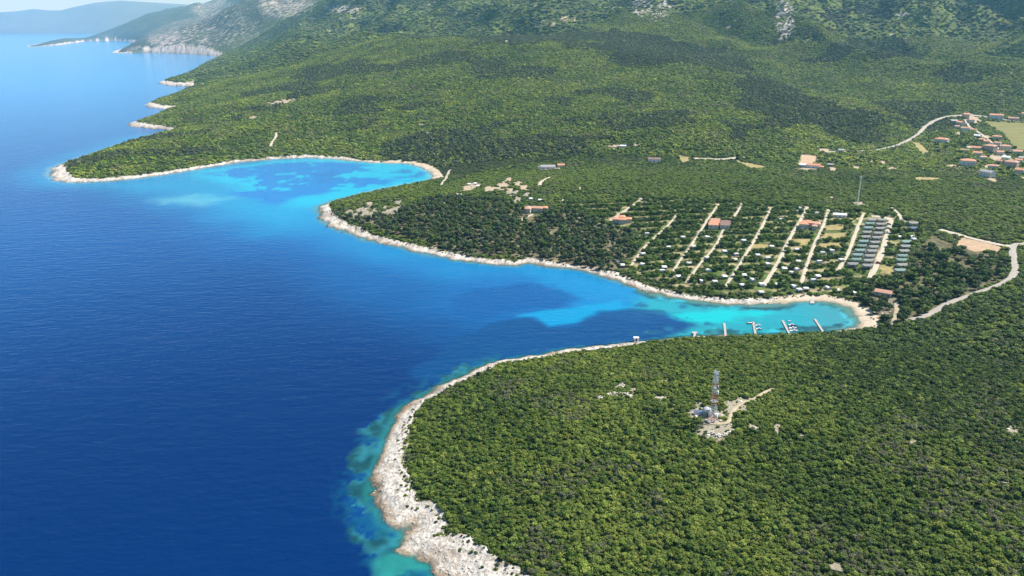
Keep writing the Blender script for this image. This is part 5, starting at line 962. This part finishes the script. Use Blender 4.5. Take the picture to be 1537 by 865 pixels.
# trees one can tell apart: the largest as single trees of trunk and crown, the rest as one mass
TR = MB(); TR.bar((0, 0, -0.4), (0.06, 0.03, 0.5), 0.075, n=6, w2=0.05); TR.bar((0.06, 0.03, 0.5), (0.02, 0.05, 1.15), 0.05, n=6, w2=0.022); TR.bar((0.05, 0.03, 0.55), (0.36, 0.1, 0.85), 0.028, n=5, w2=0.012); TR.bar((0.05, 0.03, 0.6), (-0.28, 0.16, 0.95), 0.028, n=5, w2=0.012); TR.bar((0.04, 0.03, 0.65), (0.0, -0.32, 0.95), 0.026, n=5, w2=0.012)
TRUNK = TR.mesh('trunk', M['bark'])
def trees(P, S, T, shapes, name, label, group, stuff_name, cat='tree', n_max=300):
    r = np.hypot(P[:, 0], P[:, 1]); order = np.argsort(r/S[:, 0]); meshes = [foliage_mesh('crown', s, FOL_O) for s in shapes]; zz = Hat(P)
    for q, i in enumerate(order[:n_max]):
        e = empty(name, (P[i, 0], P[i, 1], zz[i] - 0.1), g0.uniform(0, 6.28)); e.scale = S[i]; tag(e, label(T[i], P[i]) if callable(label) else label, cat, group)
        t_ = link('trunk', TRUNK, e); c_ = link('crown', meshes[q % len(meshes)], e); c_.color = (*T[i], 1)
    k = order[n_max:]
    if len(k): scatter(stuff_name, shapes, P[k], S[k], g0.uniform(0, 6.28, len(k)), T[k], FOL_I, -0.2)
P = ring(560, 960, 0.055, 13); P = P[zin('pine', P, 0.6, 30) & cover(P, 1.0, 0.5) & off_buildings(P) & (Gat(DC, P) > Gat(WD, P) + 1.5)]
S = sizes(len(P), 2.2, 3.7, 14, (0.95, 1.3)); T = PINE*np.array([1.2, 1.28, 1.15])*(0.8 + 0.75*g0.random((len(P), 1)))*(1 + (g0.random((len(P), 3)) - 0.5)*0.15); lt = g0.random(len(P)) < 0.16; T[lt] = MID*1.1
trees(P, S, T, PINES, 'pine_tree', lambda c, p: '%s pine in the promontory grove, %s' % ('dark' if c[1] < 0.1 else 'lighter green', 'along the white rocky shore' if Gat(DC, p)[0] < 26 else 'inside the thick of it'), 'pines of the promontory grove', 'pine_grove')
P = ring(480, 760, 0.042, 15); P = P[zin('grove', P, 0.4, 20) & cover(P, 1.5, 0.5) & off_buildings(P) & (Gat(DC, P) > Gat(WD, P) + 1.0)]
S = sizes(len(P), 2.0, 4.4, 16, (0.85, 1.15)); T = np.where(g0.random((len(P), 1)) < 0.72, DARK*1.0, MID*1.0)*(0.75 + 0.6*g0.random((len(P), 1)))
trees(P, S, T, BROAD, 'grove_tree', lambda c, p: '%s leafy tree in the thick grove, %s' % ('dark' if c[1] < 0.1 else 'lighter green', 'beside the beach' if Gat(DC, p)[0] < 45 else 'between the camp and the curving road'), 'trees of the grove behind the beach', 'dark_grove')
# camp hedges: trees in rows across the pitches between the lanes
HP = []
cmp_ = Z['camp']; lo, hi = cmp_.min(0), cmp_.max(0)
for rI in range(-3, 24):
    for cI in np.arange(-300, 260, 2.7):
        for off in (-1.9, 1.9):
            q = o0 + vb_*(rI*ROW + off + g0.normal()*0.7) + va_*(cI + g0.normal()*0.6)
            if vnoise(q[0]/9, q[1]/16, 3) < 0.92: HP.append(q)
for rI in range(800):
    HP.append(lo + (hi - lo)*g0.random(2))
HP = np.array(HP); HP = HP[inz('camp', HP) & cover(HP, 1.0, 0.4) & off_buildings(HP) & (Gat(DC, HP) > Gat(WD, HP) + 1.0)]
mob = gpoly([(1283,330),(1312,327),(1342,330),(1318,416),(1272,413)]); HP = HP[~pinside(HP, mob) | (g0.random(len(HP)) < 0.18)]
kp = np.ones(len(HP), bool)
for i in range(len(HP)):
    if kp[i]:
        dd = np.hypot(*(HP - HP[i]).T); kp[(dd < 2.0) & (np.arange(len(HP)) > i)] = False
HP = HP[kp]; S = sizes(len(HP), 1.65, 2.95, 17, (0.95, 1.3)); T = np.where(g0.random((len(HP), 1)) < 0.75, MID*1.12, DARK*1.4)*(0.8 + 0.5*g0.random((len(HP), 1)))
trees(HP, S, T, BROAD, 'hedge_tree', lambda c, p: '%s leafy tree in the camp hedge rows, %s' % ('dark' if c[1] < 0.14 else 'fresh green', 'close behind the shore' if Gat(DC, p)[0] < 40 else 'inland among the pitches'), 'trees in the hedge rows of the camp', 'hedge_rows')
# trees round the village houses and farms
P = ring(1150, 1560, 0.022, 18); vz = gpoly([(1395,170),(1480,165),(1505,200),(1537,235),(1560,262),(1500,285),(1440,270),(1390,235)]); fz = gpoly([(1050,238),(1190,232),(1300,235),(1350,262),(1200,262),(1090,250)])
P = P[(pinside(P, vz) | pinside(P, fz)) & cover(P, 1.5, 0.5) & off_buildings(P)][:300]
S = sizes(len(P), 1.8, 3.6, 19, (0.9, 1.2)); T = np.where(g0.random((len(P), 1)) < 0.5, DARK*1.1, MID)*(0.8 + 0.5*g0.random((len(P), 1)))
trees(P, S, T, BROAD, 'village_tree', lambda c, p: '%s round tree among %s' % ('dark' if c[1] < 0.12 else 'mid green', 'the village houses' if p[0] > 700 else 'the plots round the farmhouse'), 'garden trees round the village houses', 'village_wood')

# loose rocks along the bare shore and in the clearings
P = ring(200, 1000, 0.001, 20); g = np.random.default_rng(5); n = 420000; r = np.sqrt(g.uniform(200**2, 1000**2, n)); a = g.uniform(AZ0, AZ1, n); P = np.stack([r*np.sin(a), r*np.cos(a)], 1)
d = Gat(DC, P); bw = Gat(WD, P); sn = Gat(SAND, P); k = (d > -2.5) & (d < bw + 1) & (bw > 3) & (sn < 0.3) & (g.random(n) < np.where(r < 480, 0.75, 0.30)) & visible(P); P = P[k]; d = d[k]
S = sizes(len(P), 0.2, 0.68, 24, (0.35, 0.75)); S[g.random(len(P)) < 0.04] *= 1.6; wt = sstep(5, 0.5, d + g.normal(size=len(P))*1.5)[:, None]; T = (np.array([(0.52, 0.485, 0.43)])*(1 - wt) + np.array([(0.30, 0.225, 0.14)])*wt)*(0.75 + 0.4*g.random((len(P), 1)))
RK = bpy.data.materials.new('loose_rock'); RK.use_nodes = True; t = RK.node_tree; b = t.nodes['Principled BSDF']; c_ = N(t, 'ShaderNodeAttribute', attribute_type='INSTANCER', attribute_name='tint'); t.links.new(c_.outputs['Color'], b.inputs['Base Color']); b.inputs['Roughness'].default_value = 0.95; b.inputs['Specular IOR Level'].default_value = 0.15
STONES = [stone(s) for s in range(5)]
scatter('shore_rocks', STONES, P, S, g.uniform(0, 6.28, len(P)), T, RK, -0.05)
P = ring(300, 900, 0.10, 25); om_ = open_mask(P); P = P[(om_ > 0.25) & ~line_mask(P, 0.5)]; S = sizes(len(P), 0.3, 1.0, 26, (0.5, 1.0))
scatter('clearing_stones', STONES, P, S, g.uniform(0, 6.28, len(P)), np.array([(0.56, 0.53, 0.47)])*(0.8 + 0.4*g.random((len(P), 1))), RK, 0.0)
P = ring(300, 480, 0.12, 27); om_ = open_mask(P); P = P[(om_ > 0.25) & ~line_mask(P, 0.8) & off_buildings(P)]; P = P[g.random(len(P)) < 0.75]; scatter('low_tufts', BUSHF, P, sizes(len(P), 0.35, 0.9, 28), g.uniform(0, 6.28, len(P)), maquis_tint(P, 29), FOL_I, -0.05)
